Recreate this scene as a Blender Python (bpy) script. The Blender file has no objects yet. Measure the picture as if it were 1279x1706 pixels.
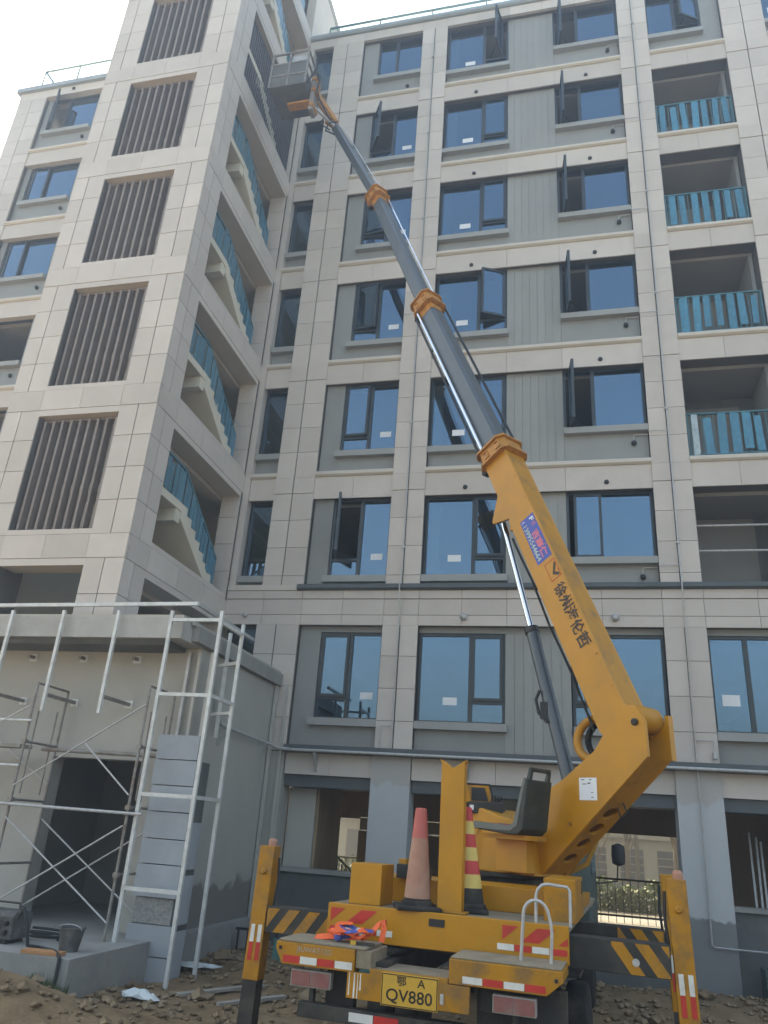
import bpy, math, random
from mathutils import Vector, Matrix, noise
random.seed(7)
SC = bpy.context.scene
COL = SC.collection
R = math.radians

# ------------------------------------------------------------------ camera, sky, sun, exposure
CAMZ = 1.8
cam = bpy.data.cameras.new('camera'); camo = bpy.data.objects.new('camera', cam); COL.objects.link(camo)
cam.sensor_fit = 'VERTICAL'; cam.sensor_height = 36.0; cam.sensor_width = 27.0
cam.lens = 1267.48 / 1706 * 36.0
cam.clip_start = 0.1; cam.clip_end = 3000
_yaw, _pit, _rol = R(-14.6304), R(22.65806), R(4.119073)
_f = Vector((math.sin(_yaw) * math.cos(_pit), math.cos(_yaw) * math.cos(_pit), math.sin(_pit)))
_r = Vector((math.cos(_yaw), -math.sin(_yaw), 0)); _u = _r.cross(_f)
_r2 = _r * math.cos(_rol) + _u * math.sin(_rol); _u2 = -_r * math.sin(_rol) + _u * math.cos(_rol)
camo.matrix_world = Matrix(((_r2.x, _u2.x, -_f.x, 0), (_r2.y, _u2.y, -_f.y, 0), (_r2.z, _u2.z, -_f.z, CAMZ), (0, 0, 0, 1)))
SC.camera = camo

SUN_AZ, SUN_EL = R(-38), R(40)       # azimuth measured from +Y (into the picture) towards +X: behind the building, to the left
world = bpy.data.worlds.new('World'); SC.world = world; world.use_nodes = True
wn = world.node_tree.nodes; wl = world.node_tree.links
sky = wn.new('ShaderNodeTexSky'); sky.sky_type = 'NISHITA'; sky.sun_disc = False
sky.sun_elevation = SUN_EL; sky.sun_rotation = SUN_AZ
sky.altitude = 50; sky.air_density = 1.0; sky.dust_density = .8; sky.ozone_density = 2.5
bg = wn['Background']; bg.inputs['Strength'].default_value = 0.13
wl.new(sky.outputs[0], bg.inputs[0])
sun = bpy.data.lights.new('sun', 'SUN'); suno = bpy.data.objects.new('sun', sun); COL.objects.link(suno)
sun.energy = 4.0; sun.angle = R(0.53); sun.color = (1.0, 0.95, 0.87)
_sd = Vector((math.sin(SUN_AZ) * math.cos(SUN_EL), math.cos(SUN_AZ) * math.cos(SUN_EL), math.sin(SUN_EL)))
suno.rotation_euler = _sd.to_track_quat('Z', 'Y').to_euler(); suno.location = (-20, 30, 40)
SC.view_settings.view_transform = 'Standard'; SC.view_settings.look = 'None'
SC.view_settings.gamma = 1.0; SC.view_settings.exposure = 2.4; SC.view_settings.use_curve_mapping = False
SC.view_settings.use_white_balance = True; SC.view_settings.white_balance_temperature = 9000; SC.view_settings.white_balance_tint = 6      # camera balanced for open shade

# ------------------------------------------------------------------ materials
MATS = {}
def M(name, c, rough=.6, metal=0., var=.10, scale=5., bump=0., bscale=60., rnd=0., spec=.4, dirt=None, dscale=2.5, damt=.5, stretch=None):
    m = bpy.data.materials.new(name); m.use_nodes = True
    nt = m.node_tree; N = nt.nodes; L = nt.links
    b = N['Principled BSDF']
    b.inputs['Roughness'].default_value = rough; b.inputs['Metallic'].default_value = metal
    b.inputs['Specular IOR Level'].default_value = spec
    geo = N.new('ShaderNodeNewGeometry'); pos = geo.outputs['Position']
    if stretch:
        mp = N.new('ShaderNodeMapping'); mp.inputs['Scale'].default_value = stretch; L.new(pos, mp.inputs[0]); pos = mp.outputs[0]
    n = N.new('ShaderNodeTexNoise'); n.inputs['Scale'].default_value = scale; n.inputs['Detail'].default_value = 6; n.inputs['Roughness'].default_value = .62
    L.new(pos, n.inputs['Vector'])
    mr = N.new('ShaderNodeMapRange'); mr.inputs[1].default_value = .25; mr.inputs[2].default_value = .75
    mr.inputs[3].default_value = 1 - var; mr.inputs[4].default_value = 1 + var
    L.new(n.outputs['Fac'], mr.inputs[0]); fac = mr.outputs[0]
    if rnd:
        oi = N.new('ShaderNodeObjectInfo'); m2 = N.new('ShaderNodeMapRange')
        m2.inputs[3].default_value = 1 - rnd; m2.inputs[4].default_value = 1 + rnd
        L.new(oi.outputs['Random'], m2.inputs[0]); mm = N.new('ShaderNodeMath'); mm.operation = 'MULTIPLY'
        L.new(fac, mm.inputs[0]); L.new(m2.outputs[0], mm.inputs[1]); fac = mm.outputs[0]
    vm = N.new('ShaderNodeVectorMath'); vm.operation = 'SCALE'; vm.inputs[0].default_value = c[:3]
    L.new(fac, vm.inputs['Scale']); out = vm.outputs[0]
    if dirt:
        n2 = N.new('ShaderNodeTexNoise'); n2.inputs['Scale'].default_value = dscale; n2.inputs['Detail'].default_value = 8; n2.inputs['Roughness'].default_value = .7
        L.new(geo.outputs['Position'], n2.inputs['Vector'])
        r2 = N.new('ShaderNodeMapRange'); r2.inputs[1].default_value = .48; r2.inputs[2].default_value = .7; r2.inputs[3].default_value = 0; r2.inputs[4].default_value = damt
        L.new(n2.outputs['Fac'], r2.inputs[0])
        mx = N.new('ShaderNodeMix'); mx.data_type = 'RGBA'; L.new(r2.outputs[0], mx.inputs[0]); L.new(out, mx.inputs[6]); mx.inputs[7].default_value = (*dirt, 1)
        out = mx.outputs[2]
    L.new(out, b.inputs['Base Color'])
    if bump:
        n3 = N.new('ShaderNodeTexNoise'); n3.inputs['Scale'].default_value = bscale; n3.inputs['Detail'].default_value = 5
        L.new(pos, n3.inputs['Vector']); bp = N.new('ShaderNodeBump'); bp.inputs['Strength'].default_value = bump; bp.inputs['Distance'].default_value = .02
        L.new(n3.outputs['Fac'], bp.inputs['Height']); L.new(bp.outputs[0], b.inputs['Normal'])
    MATS[name] = m
    return m

M('cream', (.545, .49, .44), .62, var=.05, scale=2.2, bump=.05, bscale=120, rnd=.075, dirt=(.40, .35, .30), dscale=.7, damt=.25)
M('cream_trim', (.56, .51, .445), .6, var=.05, scale=2, bump=.03, bscale=90)
M('joint', (.12, .108, .098), .8)
M('grey_wall', (.265, .27, .26), .65, var=.06, scale=3, bump=.06, bscale=140, rnd=.03)
M('grey_board', (.29, .292, .275), .55, var=.05, scale=3, rnd=.04, bump=.03, bscale=90)
M('grey_sill', (.31, .315, .305), .6, var=.05)
M('dark_ledge', (.085, .10, .105), .5, var=.12)
M('window_frame', (.028, .038, .043), .35, var=.1, spec=.5)
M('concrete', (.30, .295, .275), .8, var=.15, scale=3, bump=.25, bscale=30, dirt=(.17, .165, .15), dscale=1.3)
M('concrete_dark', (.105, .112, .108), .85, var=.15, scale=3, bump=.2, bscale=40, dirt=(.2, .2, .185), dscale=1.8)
M('plaster', (.40, .385, .345), .8, var=.08, scale=1.5, bump=.12, bscale=50, dirt=(.30, .285, .25), dscale=1.0)
M('plaster_light', (.46, .445, .40), .8, var=.06, scale=1.5, bump=.08, bscale=60, dirt=(.36, .345, .31), dscale=1.2, damt=.3)
M('stair_plaster', (.60, .555, .46), .8, var=.06, scale=2, bump=.06)
M('interior', (.26, .25, .235), .9, var=.1, scale=1)
M('interior_brown', (.36, .25, .15), .8, var=.18, scale=2.5, stretch=(1, 1, .4))
M('louvre', (.215, .175, .155), .5, var=.12, scale=4, rnd=.08)
M('louvre_dark', (.05, .045, .048), .5, var=.12, scale=4, rnd=.08)
M('steel_white', (.62, .63, .61), .4, metal=.1, var=.12, scale=8, dirt=(.35, .33, .29), dscale=6, damt=.5)
M('galvanised', (.45, .45, .44), .42, metal=.3, var=.18, scale=14)
M('scaffold_steel', (.27, .255, .235), .55, metal=.4, var=.25, scale=12, dirt=(.17, .09, .05), dscale=5, damt=.8)
M('rail_teal', (.05, .15, .18), .4, var=.1)
M('film_blue', (.03, .185, .28), .28, var=.25, scale=9, bump=.7, bscale=14, rnd=.12, spec=.6)
M('film_pale', (.34, .42, .44), .3, var=.3, scale=9, bump=.6, bscale=14, spec=.6)
M('film_teal', (.035, .165, .235), .3, var=.25, scale=9, bump=.6, bscale=14, rnd=.15, spec=.6)
M('stone_block', (.37, .40, .425), .75, var=.10, scale=6, bump=.2, bscale=70, rnd=.05, dirt=(.27, .285, .30), dscale=3)
M('rough_mortar', (.30, .30, .29), .95, var=.35, scale=26, bump=1., bscale=34)
M('membrane_teal', (.07, .22, .20), .5, var=.25, scale=4, dirt=(.13, .12, .09), dscale=3)
M('yellow_paint', (.50, .215, .004), .42, var=.09, scale=2.5, spec=.5, dirt=(.34, .17, .02), dscale=2.2, damt=.5, bump=.03, bscale=9)
M('yellow_worn', (.45, .195, .008), .5, var=.12, scale=4, dirt=(.17, .105, .05), dscale=4.5, damt=.85, bump=.05, bscale=20)
M('deck_dirty', (.24, .20, .145), .85, var=.25, scale=6, dirt=(.33, .27, .18), dscale=9, damt=.7, bump=.25, bscale=45)
M('collar_paint', (.46, .20, .03), .45, var=.15, scale=8, dirt=(.14, .07, .03), dscale=14, damt=.9)
M('boom_grey', (.062, .078, .092), .30, var=.14, scale=3, spec=.6, stretch=(1, 1, .3))
M('black_steel', (.022, .023, .025), .5, var=.25, scale=6)
M('black_dirty', (.035, .034, .031), .7, var=.3, scale=6, dirt=(.12, .10, .075), dscale=4, damt=.6)
M('rubber', (.02, .02, .02), .85, var=.3, scale=10, dirt=(.10, .085, .065), dscale=5, damt=.7)
M('chrome', (.75, .76, .78), .12, metal=1., var=.05)
M('red_reflect', (.55, .035, .03), .35, var=.15, scale=10, dirt=(.30, .06, .05), dscale=9, damt=.5)
M('white_reflect', (.68, .68, .64), .35, var=.1, scale=10, dirt=(.42, .39, .33), dscale=9, damt=.5)
M('lamp_red', (.26, .09, .085), .3, var=.2, scale=12, spec=.6, dirt=(.25, .20, .17), dscale=8, damt=.7)
M('lamp_rim', (.33, .32, .30), .5, var=.15)
M('plate_yellow', (.62, .36, .05), .4, var=.06, scale=9, dirt=(.40, .25, .07), dscale=14, damt=.4)
M('ink', (.02, .018, .016), .5)
M('ink_brown', (.045, .03, .018), .5)
M('white_paper', (.72, .74, .76), .5, var=.04)
M('sticker_blue', (.045, .085, .38), .4, var=.12, scale=12)
M('sticker_pink', (.70, .17, .22), .4, var=.06)
M('sticker_lime', (.55, .66, .45), .4)
M('seat_plastic', (.028, .037, .034), .45, var=.2, scale=5, dirt=(.07, .07, .055), dscale=5, damt=.5)
M('seat_rim', (.13, .145, .135), .5, var=.15)
M('seat_red', (.33, .06, .08), .6, var=.2)
M('cone_faded', (.40, .20, .14), .65, var=.14, scale=9, dirt=(.38, .28, .21), dscale=4, damt=.95)
M('cone_tip', (.48, .12, .10), .6, var=.1)
M('cone_red', (.52, .045, .04), .5, var=.12, scale=10)
M('cone_yellow', (.62, .46, .13), .5, var=.12, scale=10)
M('cone_orange', (.65, .16, .03), .5)
M('orange_web', (.85, .13, .035), .6, var=.12, scale=40)
M('blue_web', (.06, .09, .33), .6, var=.12, scale=40)
M('wood', (.36, .25, .15), .8, var=.25, scale=6, stretch=(1, 6, 6), bump=.2)
M('wood_grey', (.30, .275, .24), .85, var=.25, scale=6, bump=.2)
M('board_orange', (.45, .22, .10), .75, var=.15)
M('dirt', (.205, .135, .072), .97, var=.40, scale=2.2, bump=1., bscale=22, dirt=(.30, .215, .125), dscale=1.6, damt=.8)
M('clod', (.215, .15, .088), .97, var=.6, scale=7, bump=.9, bscale=40, dirt=(.31, .25, .175), dscale=1.1, damt=.8)
M('bucket', (.08, .08, .078), .7, var=.3, scale=9, dirt=(.25, .24, .22), dscale=9)
M('plastic_bag', (.62, .68, .68), .35, var=.1, bump=.8, bscale=20)
M('cable', (.02, .025, .025), .6)
M('grass_leaf', (.07, .105, .035), .7, var=.4, scale=9)
M('hedge_leaf', (.085, .125, .03), .6, var=.5, scale=3)
M('bark', (.14, .115, .085), .85, var=.25, scale=9)
M('yard_wall', (.45, .38, .25), .8, var=.08, scale=1)
M('yard_dark', (.10, .09, .085), .7)
M('paving', (.17, .155, .125), .9, var=.15, scale=2)
M('orange_hose', (.50, .30, .06), .5, var=.15)
M('bounce_concrete', (.50, .455, .385), .9, var=.15, scale=.5)
M('pale_strip', (.62, .64, .62), .8, var=.1, scale=5, stretch=(6, 1, .2))
M('canopy_concrete', (.42, .41, .38), .8, var=.15, scale=3, bump=.25, bscale=30, dirt=(.27, .26, .235), dscale=1.3)
M('roof_cap', (.27, .31, .33), .45, var=.08)
M('green_door', (.06, .09, .085), .5, var=.2)

def glass(name, tint, refl, rough=0.0, wav=.02):
    m = bpy.data.materials.new(name); m.use_nodes = True; nt = m.node_tree; N = nt.nodes; L = nt.links
    N.remove(N['Principled BSDF'])
    gl = N.new('ShaderNodeBsdfGlossy'); gl.inputs['Roughness'].default_value = rough; gl.inputs['Color'].default_value = (.46, .74, 1.0, 1)
    tr = N.new('ShaderNodeBsdfTransparent'); tr.inputs['Color'].default_value = (*tint, 1)
    fr = N.new('ShaderNodeFresnel'); fr.inputs['IOR'].default_value = 1.5
    ad = N.new('ShaderNodeMath'); ad.operation = 'ADD'; ad.use_clamp = True; ad.inputs[1].default_value = refl; L.new(fr.outputs[0], ad.inputs[0])
    mx = N.new('ShaderNodeMixShader'); g0 = N.new('ShaderNodeNewGeometry'); iv = N.new('ShaderNodeMath'); iv.operation = 'SUBTRACT'; iv.inputs[0].default_value = 1; L.new(g0.outputs['Backfacing'], iv.inputs[1])
    mu = N.new('ShaderNodeMath'); mu.operation = 'MULTIPLY'; L.new(ad.outputs[0], mu.inputs[0]); L.new(iv.outputs[0], mu.inputs[1]); L.new(mu.outputs[0], mx.inputs[0]); L.new(tr.outputs[0], mx.inputs[1]); L.new(gl.outputs[0], mx.inputs[2])
    L.new(mx.outputs[0], N['Material Output'].inputs['Surface'])
    geo = N.new('ShaderNodeNewGeometry'); n = N.new('ShaderNodeTexNoise'); n.inputs['Scale'].default_value = .9; n.inputs['Detail'].default_value = 1
    L.new(geo.outputs['Position'], n.inputs['Vector']); bp = N.new('ShaderNodeBump'); bp.inputs['Strength'].default_value = wav; bp.inputs['Distance'].default_value = .1
    L.new(n.outputs['Fac'], bp.inputs['Height']); L.new(bp.outputs[0], gl.inputs['Normal'])
    MATS[name] = m
glass('glass', (.42, .50, .50), .19, wav=.05)
glass('rail_glass', (.86, .93, .90), .05, wav=.0)
glass('cab_glass', (.10, .12, .13), .08, wav=.0)

# ------------------------------------------------------------------ mesh helpers
WM = {}
class MB:
    def __init__(s): s.v = []; s.f = []
    def add(s, vs, fs):
        o = len(s.v); s.v += [Vector(p) for p in vs]; s.f += [tuple(i + o for i in f) for f in fs]; return s
    def box(s, x0, x1, y0, y1, z0, z1):
        return s.add([(x0, y0, z0), (x1, y0, z0), (x1, y1, z0), (x0, y1, z0), (x0, y0, z1), (x1, y0, z1), (x1, y1, z1), (x0, y1, z1)],
                     [(0, 3, 2, 1), (4, 5, 6, 7), (0, 1, 5, 4), (1, 2, 6, 5), (2, 3, 7, 6), (3, 0, 4, 7)])
    def bar(s, p0, p1, w, h=None, up=(0, 0, 1)):
        h = h or w; p0 = Vector(p0); p1 = Vector(p1); d = (p1 - p0).normalized(); up = Vector(up)
        if abs(d.dot(up)) > .98: up = Vector((0, 1, 0))
        x = d.cross(up).normalized() * (w / 2); y = x.cross(d).normalized() * (h / 2)
        vs = []
        for p in (p0, p1): vs += [p - x - y, p + x - y, p + x + y, p - x + y]
        return s.add(vs, [(0, 3, 2, 1), (4, 5, 6, 7), (0, 1, 5, 4), (1, 2, 6, 5), (2, 3, 7, 6), (3, 0, 4, 7)])
    def tube(s, path, r, n=8, r2=None):
        path = [Vector(p) for p in path]; rings = []; o = len(s.v); k = len(path)
        for i, p in enumerate(path):
            d = (path[min(i + 1, k - 1)] - path[max(i - 1, 0)]).normalized()
            a = d.orthogonal().normalized() if i == 0 else (a - d * a.dot(d)).normalized()
            b = d.cross(a); rr = r if r2 is None else r + (r2 - r) * i / max(1, k - 1)
            s.v += [p + (a * math.cos(2 * math.pi * j / n) + b * math.sin(2 * math.pi * j / n)) * rr for j in range(n)]
        for i in range(k - 1):
            for j in range(n): s.f.append((o + i * n + j, o + i * n + (j + 1) % n, o + (i + 1) * n + (j + 1) % n, o + (i + 1) * n + j))
        s.f.append(tuple(o + j for j in range(n))[::-1]); s.f.append(tuple(o + (k - 1) * n + j for j in range(n)))
        return s
    def lathe(s, prof, c, n=20, axis=None):
        c = Vector(c); ax = Vector(axis or (0, 0, 1)).normalized(); a = ax.orthogonal().normalized(); b = ax.cross(a); o = len(s.v)
        for r, h in prof: s.v += [c + ax * h + (a * math.cos(2 * math.pi * j / n) + b * math.sin(2 * math.pi * j / n)) * r for j in range(n)]
        for i in range(len(prof) - 1):
            for j in range(n): s.f.append((o + i * n + j, o + i * n + (j + 1) % n, o + (i + 1) * n + (j + 1) % n, o + (i + 1) * n + j))
        s.f.append(tuple(o + j for j in range(n))[::-1]); s.f.append(tuple(o + (len(prof) - 1) * n + j for j in range(n)))
        return s
    def prism(s, poly, fn, h0, h1):
        n = len(poly); o = len(s.v)
        s.v += [Vector(fn(a, b, h0)) for a, b in poly] + [Vector(fn(a, b, h1)) for a, b in poly]
        s.f.append(tuple(o + i for i in range(n))[::-1]); s.f.append(tuple(o + n + i for i in range(n)))
        for i in range(n): s.f.append((o + i, o + (i + 1) % n, o + n + (i + 1) % n, o + n + i))
        return s
    def xf(s, fn): s.v = [Vector(fn(*p)) for p in s.v]; return s
    def build(s, name, mat, parent=None, smooth=False, bevel=0., fixn=True):
        lo = [min(p[i] for p in s.v) for i in range(3)]; hi = [max(p[i] for p in s.v) for i in range(3)]
        c = Vector(((lo[0] + hi[0]) / 2, (lo[1] + hi[1]) / 2, lo[2]))
        me = bpy.data.meshes.new(name); me.from_pydata([p - c for p in s.v], [], s.f); me.update()
        if fixn:
            import bmesh
            bm = bmesh.new(); bm.from_mesh(me); bmesh.ops.recalc_face_normals(bm, faces=bm.faces); bm.to_mesh(me); bm.free()
        me.materials.append(MATS[mat])
        if smooth:
            me.polygons.foreach_set('use_smooth', [True] * len(me.polygons))
            try: me.set_sharp_from_angle(angle=R(40))
            except Exception: pass
        o = link(name, me, c, parent)
        if bevel:
            bv = o.modifiers.new('bevel', 'BEVEL'); bv.width = bevel; bv.segments = 2; bv.limit_method = 'ANGLE'; bv.angle_limit = R(40)
        return o
def link(name, me, loc, parent=None):
    o = bpy.data.objects.new(name, me); COL.objects.link(o); o.location = loc; WM[o] = Matrix.Translation(loc)
    if parent: o.parent = parent; o.matrix_parent_inverse = WM[parent].inverted()
    return o
def thing(name, label, cat, loc, group=None):
    o = bpy.data.objects.new(name, None); COL.objects.link(o); o.location = loc; o.empty_display_size = .2; WM[o] = Matrix.Translation(loc)
    return tag(o, label, cat, group)
def tag(o, label, cat, group=None):
    o['label'] = label; o['category'] = cat
    if group: o['group'] = group
    return o
def struct(o): o['kind'] = 'structure'; return o
_bx = {}
def piece(name, mat, parent, x0, x1, y0, y1, z0, z1):       # a box that shares its mesh with alike boxes
    k = (name, mat, round(x1 - x0, 3), round(y1 - y0, 3), round(z1 - z0, 3))
    if k not in _bx:
        m = MB().box(-(x1 - x0) / 2, (x1 - x0) / 2, -(y1 - y0) / 2, (y1 - y0) / 2, 0, z1 - z0)
        me = bpy.data.meshes.new(name); me.from_pydata(m.v, [], m.f); me.update(); me.materials.append(MATS[mat]); _bx[k] = me
    return link(name, _bx[k], Vector(((x0 + x1) / 2, (y0 + y1) / 2, z0)), parent)
def text_pts(s, bold=0.0, sx=1.0):
    cu = bpy.data.curves.new('t', 'FONT'); cu.body = s; cu.size = 1; cu.align_x = 'CENTER'; cu.align_y = 'CENTER'; cu.offset = bold; cu.resolution_u = 3
    o = bpy.data.objects.new('t', cu); COL.objects.link(o); dg = bpy.context.evaluated_depsgraph_get(); ev = o.evaluated_get(dg); me = ev.to_mesh()
    vs = [(v.co.x, v.co.y) for v in me.vertices]; fs = [tuple(p.vertices) for p in me.polygons]; ev.to_mesh_clear()
    bpy.data.objects.remove(o); bpy.data.curves.remove(cu)
    if not vs: return vs, fs
    x0 = min(p[0] for p in vs); x1 = max(p[0] for p in vs); y0 = min(p[1] for p in vs); y1 = max(p[1] for p in vs)
    return [((x - x0) / (x1 - x0) - .5, (y - y0) / (y1 - y0) - .5) for x, y in vs], fs       # unit box -0.5..0.5
def text_on(name, s, mat, parent, fn, w, h, bold=0.0):      # fn(a, b) -> world point; text spans w x h round (0,0)
    vs, fs = text_pts(s, bold)
    m = MB(); m.v = [Vector(fn(a * w, b * h)) for a, b in vs]; m.f = fs
    return m.build(name, mat, parent, fixn=False) if vs else None

# ------------------------------------------------------------------ the setting: ground, courtyard paving, added bounce slab
D = 14.758
def axis_pts(a, b, step, far):
    fine = [a + i * step for i in range(int((b - a) / step) + 1)]
    lo = []; hi = []; d = step; p = a
    while p > -far: d *= 1.5; p -= d; lo.append(p)
    p = b; d = step
    while p < far: d *= 1.5; p += d; hi.append(p)
    return lo[::-1] + fine + hi
def gz(x, y):
    z = -.23 + .05 * noise.noise((x * .5, y * .5, 0)) + .05 * noise.noise((x * 1.7, y * 1.7, 3)) + .035 * noise.noise((x * 4.5, y * 4.5, 7))
    z += .40 * math.exp(-((x + 6.0) / 1.5) ** 2 - ((y - 7.9) / .8) ** 2)          # heap before the porch step
    z += .20 * math.exp(-((x + 7.4) / 1.2) ** 2 - ((y - 7.9) / .8) ** 2)
    z += .12 * math.exp(-((x - 2.6) / 1.6) ** 2 - ((y - 13.4) / 1.0) ** 2)
    z += .10 * math.exp(-((x + 4.6) / 1.0) ** 2 - ((y - 12.6) / 1.4) ** 2)
    if y > D - .2: z = -.35
    r = max(0, math.hypot(x, y - 8) - 25); return z - min(.0, r)
xs = axis_pts(-10, 5, .11, 300); ys = axis_pts(4.5, 15, .11, 300)
m = MB(); m.v = [Vector((x, y, gz(x, y))) for y in ys for x in xs]; nx = len(xs)
m.f = [(j * nx + i, j * nx + i + 1, (j + 1) * nx + i + 1, (j + 1) * nx + i) for j in range(len(ys) - 1) for i in range(nx - 1)]
struct(m.build('ground', 'dirt', smooth=True, fixn=False))
struct(MB().box(-40, 40, D + 11.2, D + 60, -.4, -.06).build('courtyard_paving', 'paving'))

struct(MB().box(-220, 220, -220, -7, -.5, -.12).build('bounce_yard', 'bounce_concrete'))  # unseen pale slab behind the camera, added to bounce warm sunlight onto the facade
# clods and rubble
m = MB(); rr = random.Random(3)
def clod(m, x, y, z, r):
    vs = []
    for d in ((1, 0, 0), (-1, 0, 0), (0, 1, 0), (0, -1, 0), (0, 0, 1), (0, 0, -1), (.6, .6, .6), (-.6, .6, .5), (.6, -.6, .5), (-.6, -.6, .6)):
        vs.append((x + d[0] * r * rr.uniform(.6, 1.2), y + d[1] * r * rr.uniform(.6, 1.2), z + d[2] * r * rr.uniform(.4, .9)))
    m.add(vs, [(4, 6, 7), (4, 7, 9), (4, 9, 8), (4, 8, 6), (0, 2, 6), (2, 7, 6), (2, 1, 7), (1, 9, 7), (1, 3, 9), (3, 8, 9), (3, 0, 8), (0, 6, 8), (5, 2, 0), (5, 1, 2), (5, 3, 1), (5, 0, 3)])
for i in range(5200):
    x = rr.uniform(-9, 4.2); y = rr.uniform(6.2, 14.4)
    if x < -5.7 and y > 8.9: continue
    k = noise.noise((x * .9, y * .9, 11))
    if k < -.05 and rr.random() < .75: continue
    r = rr.choice((.018, .025, .03, .04, .055)) * rr.uniform(.7, 1.5)
    if rr.random() < .03: r *= 2.2
    clod(m, x, y, gz(x, y) + r * .25, r)
o = m.build('rubble', 'clod', fixn=False); o['kind'] = 'stuff'; tag(o, 'loose brown clods and rubble scattered over the muddy ground', 'rubble')

# ------------------------------------------------------------------ apartment building
AB = thing('apartment_building', 'long eight-storey cream and grey apartment block with rows of blue reflecting windows', 'building', (0, D + .3, 0))
FL = {2: 3.62, 3: 6.21, 4: 9.21, 5: 12.21, 6: 15.21, 7: 18.21, 8: 21.21, 9: 24.21}
def bandbot(k): return 5.66 if k == 2 else (23.6 if k == 8 else FL[k] + 2.34)
PIL = [(-6.46, -5.52, -6.02), (-3.71, -2.98, -3.35), (1.72, 2.46, 2.08), (4.30, 5.30, 4.80)]
rowsF = {}
def rows_for():
    out = [(3.12, 3.76), (3.76, 4.382), (4.382, 5.025), (5.025, 5.66)]
    for k in range(3, 9):
        z0 = FL[k] - .13; z1 = FL[k + 1] - .53 if k < 8 else 23.6; n = 4
        for i in range(n):
            a = z0 + (z1 - z0) * i / n; b = z0 + (z1 - z0) * (i + 1) / n
            if k == 3: a = max(a, 6.515)
            if b - a > .1: out.append((a, b))
        if k < 8: out.append((z1, FL[k + 1] - .13))
    return out
ROWS = rows_for()
for x0, x1, xj in PIL:
    P = piece('pilaster', 'joint', AB, x0 + .012, x1 - .012, D + .03, D + .42, 3.105, 23.6)
    for i, (a, b) in enumerate(ROWS):
        isb = abs((b - a) - .40) < .012
        y = D - .012 if isb else D
        for c, d in ((x0, xj - .012), (xj + .012, x1)):
            piece('cladding_panel', 'cream', P, c, d, y, D + .05, a + .005, b - .005)
# unseen right end of the block
piece('pilaster', 'cream', AB, 7.1, 8.2, D, D + .42, 3.105, 23.6)
piece('corner_strip', 'cream', AB, -7.24, -7.09, D + .0, D + .4, 6.51, 23.6)
BAYS = [('n', -7.08, -6.46), ('a', -5.52, -3.71), ('b', -2.98, 1.72), ('c', 2.46, 4.30), ('d', 5.30, 7.1)]

YW, YG = D + .16, D + .20            # grey wall face, window frame face
def rect_frame(m, x0, x1, z0, z1, y0, y1, w):
    m.box(x0, x0 + w, y0, y1, z0, z1); m.box(x1 - w, x1, y0, y1, z0, z1); m.box(x0 + w, x1 - w, y0, y1, z0, z0 + w); m.box(x0 + w, x1 - w, y0, y1, z1 - w, z1)
def pane(W, x0, x1, z0, z1, y): return piece('pane', 'glass', W, x0, x1, y, y + .012, z0, z1)
def sash(W, hx, side, wd, z0, z1, ang, y, slide=0.):
    """a leaf hinged at hx, opening outwards; side=+1 hinge on its left, -1 hinge on its right"""
    ca, sa = math.cos(R(ang)), math.sin(R(ang)); dx = Vector((side * ca, -sa, 0)); nrm = Vector((sa * side, ca, 0)) * .025
    o0 = Vector((hx + side * slide, y, 0))
    def fn(a, b, h): p = o0 + dx * a + nrm * (h / .025); return (p.x, p.y, b)
    m = MB(); w = .055
    for (a0, a1, b0, b1) in ((0, w, z0, z1), (wd - w, wd, z0, z1), (w, wd - w, z0, z0 + w), (w, wd - w, z1 - w, z1)):
        m.prism([(a0, b0), (a1, b0), (a1, b1), (a0, b1)], fn, -.03, .03)
    if ang > 12:      # friction stay under the leaf
        p = o0 + dx * wd * .75; m.bar((p.x, p.y, z0 + .02), (hx + side * wd * .8, y + .04, z0 + .02), .02, .012)
        p = o0 + dx * (wd - .03) - nrm; m.box(p.x - .012, p.x + .012, p.y - .03, p.y + .01, (z0 + z1) / 2 - .12, (z0 + z1) / 2 + .06)
    m.build('sash', 'window_frame', W)
    MB().prism([(w, z0 + w), (wd - w, z0 + w), (wd - w, z1 - w), (w, z1 - w)], fn, -.006, .006).build('pane', 'glass', W)
def sticker(W, x, z, y, w=.26, h=.14): piece('paper_sticker', 'white_paper', W, x - w / 2, x + w / 2, y - .004, y - .001, z, z + h)
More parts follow.
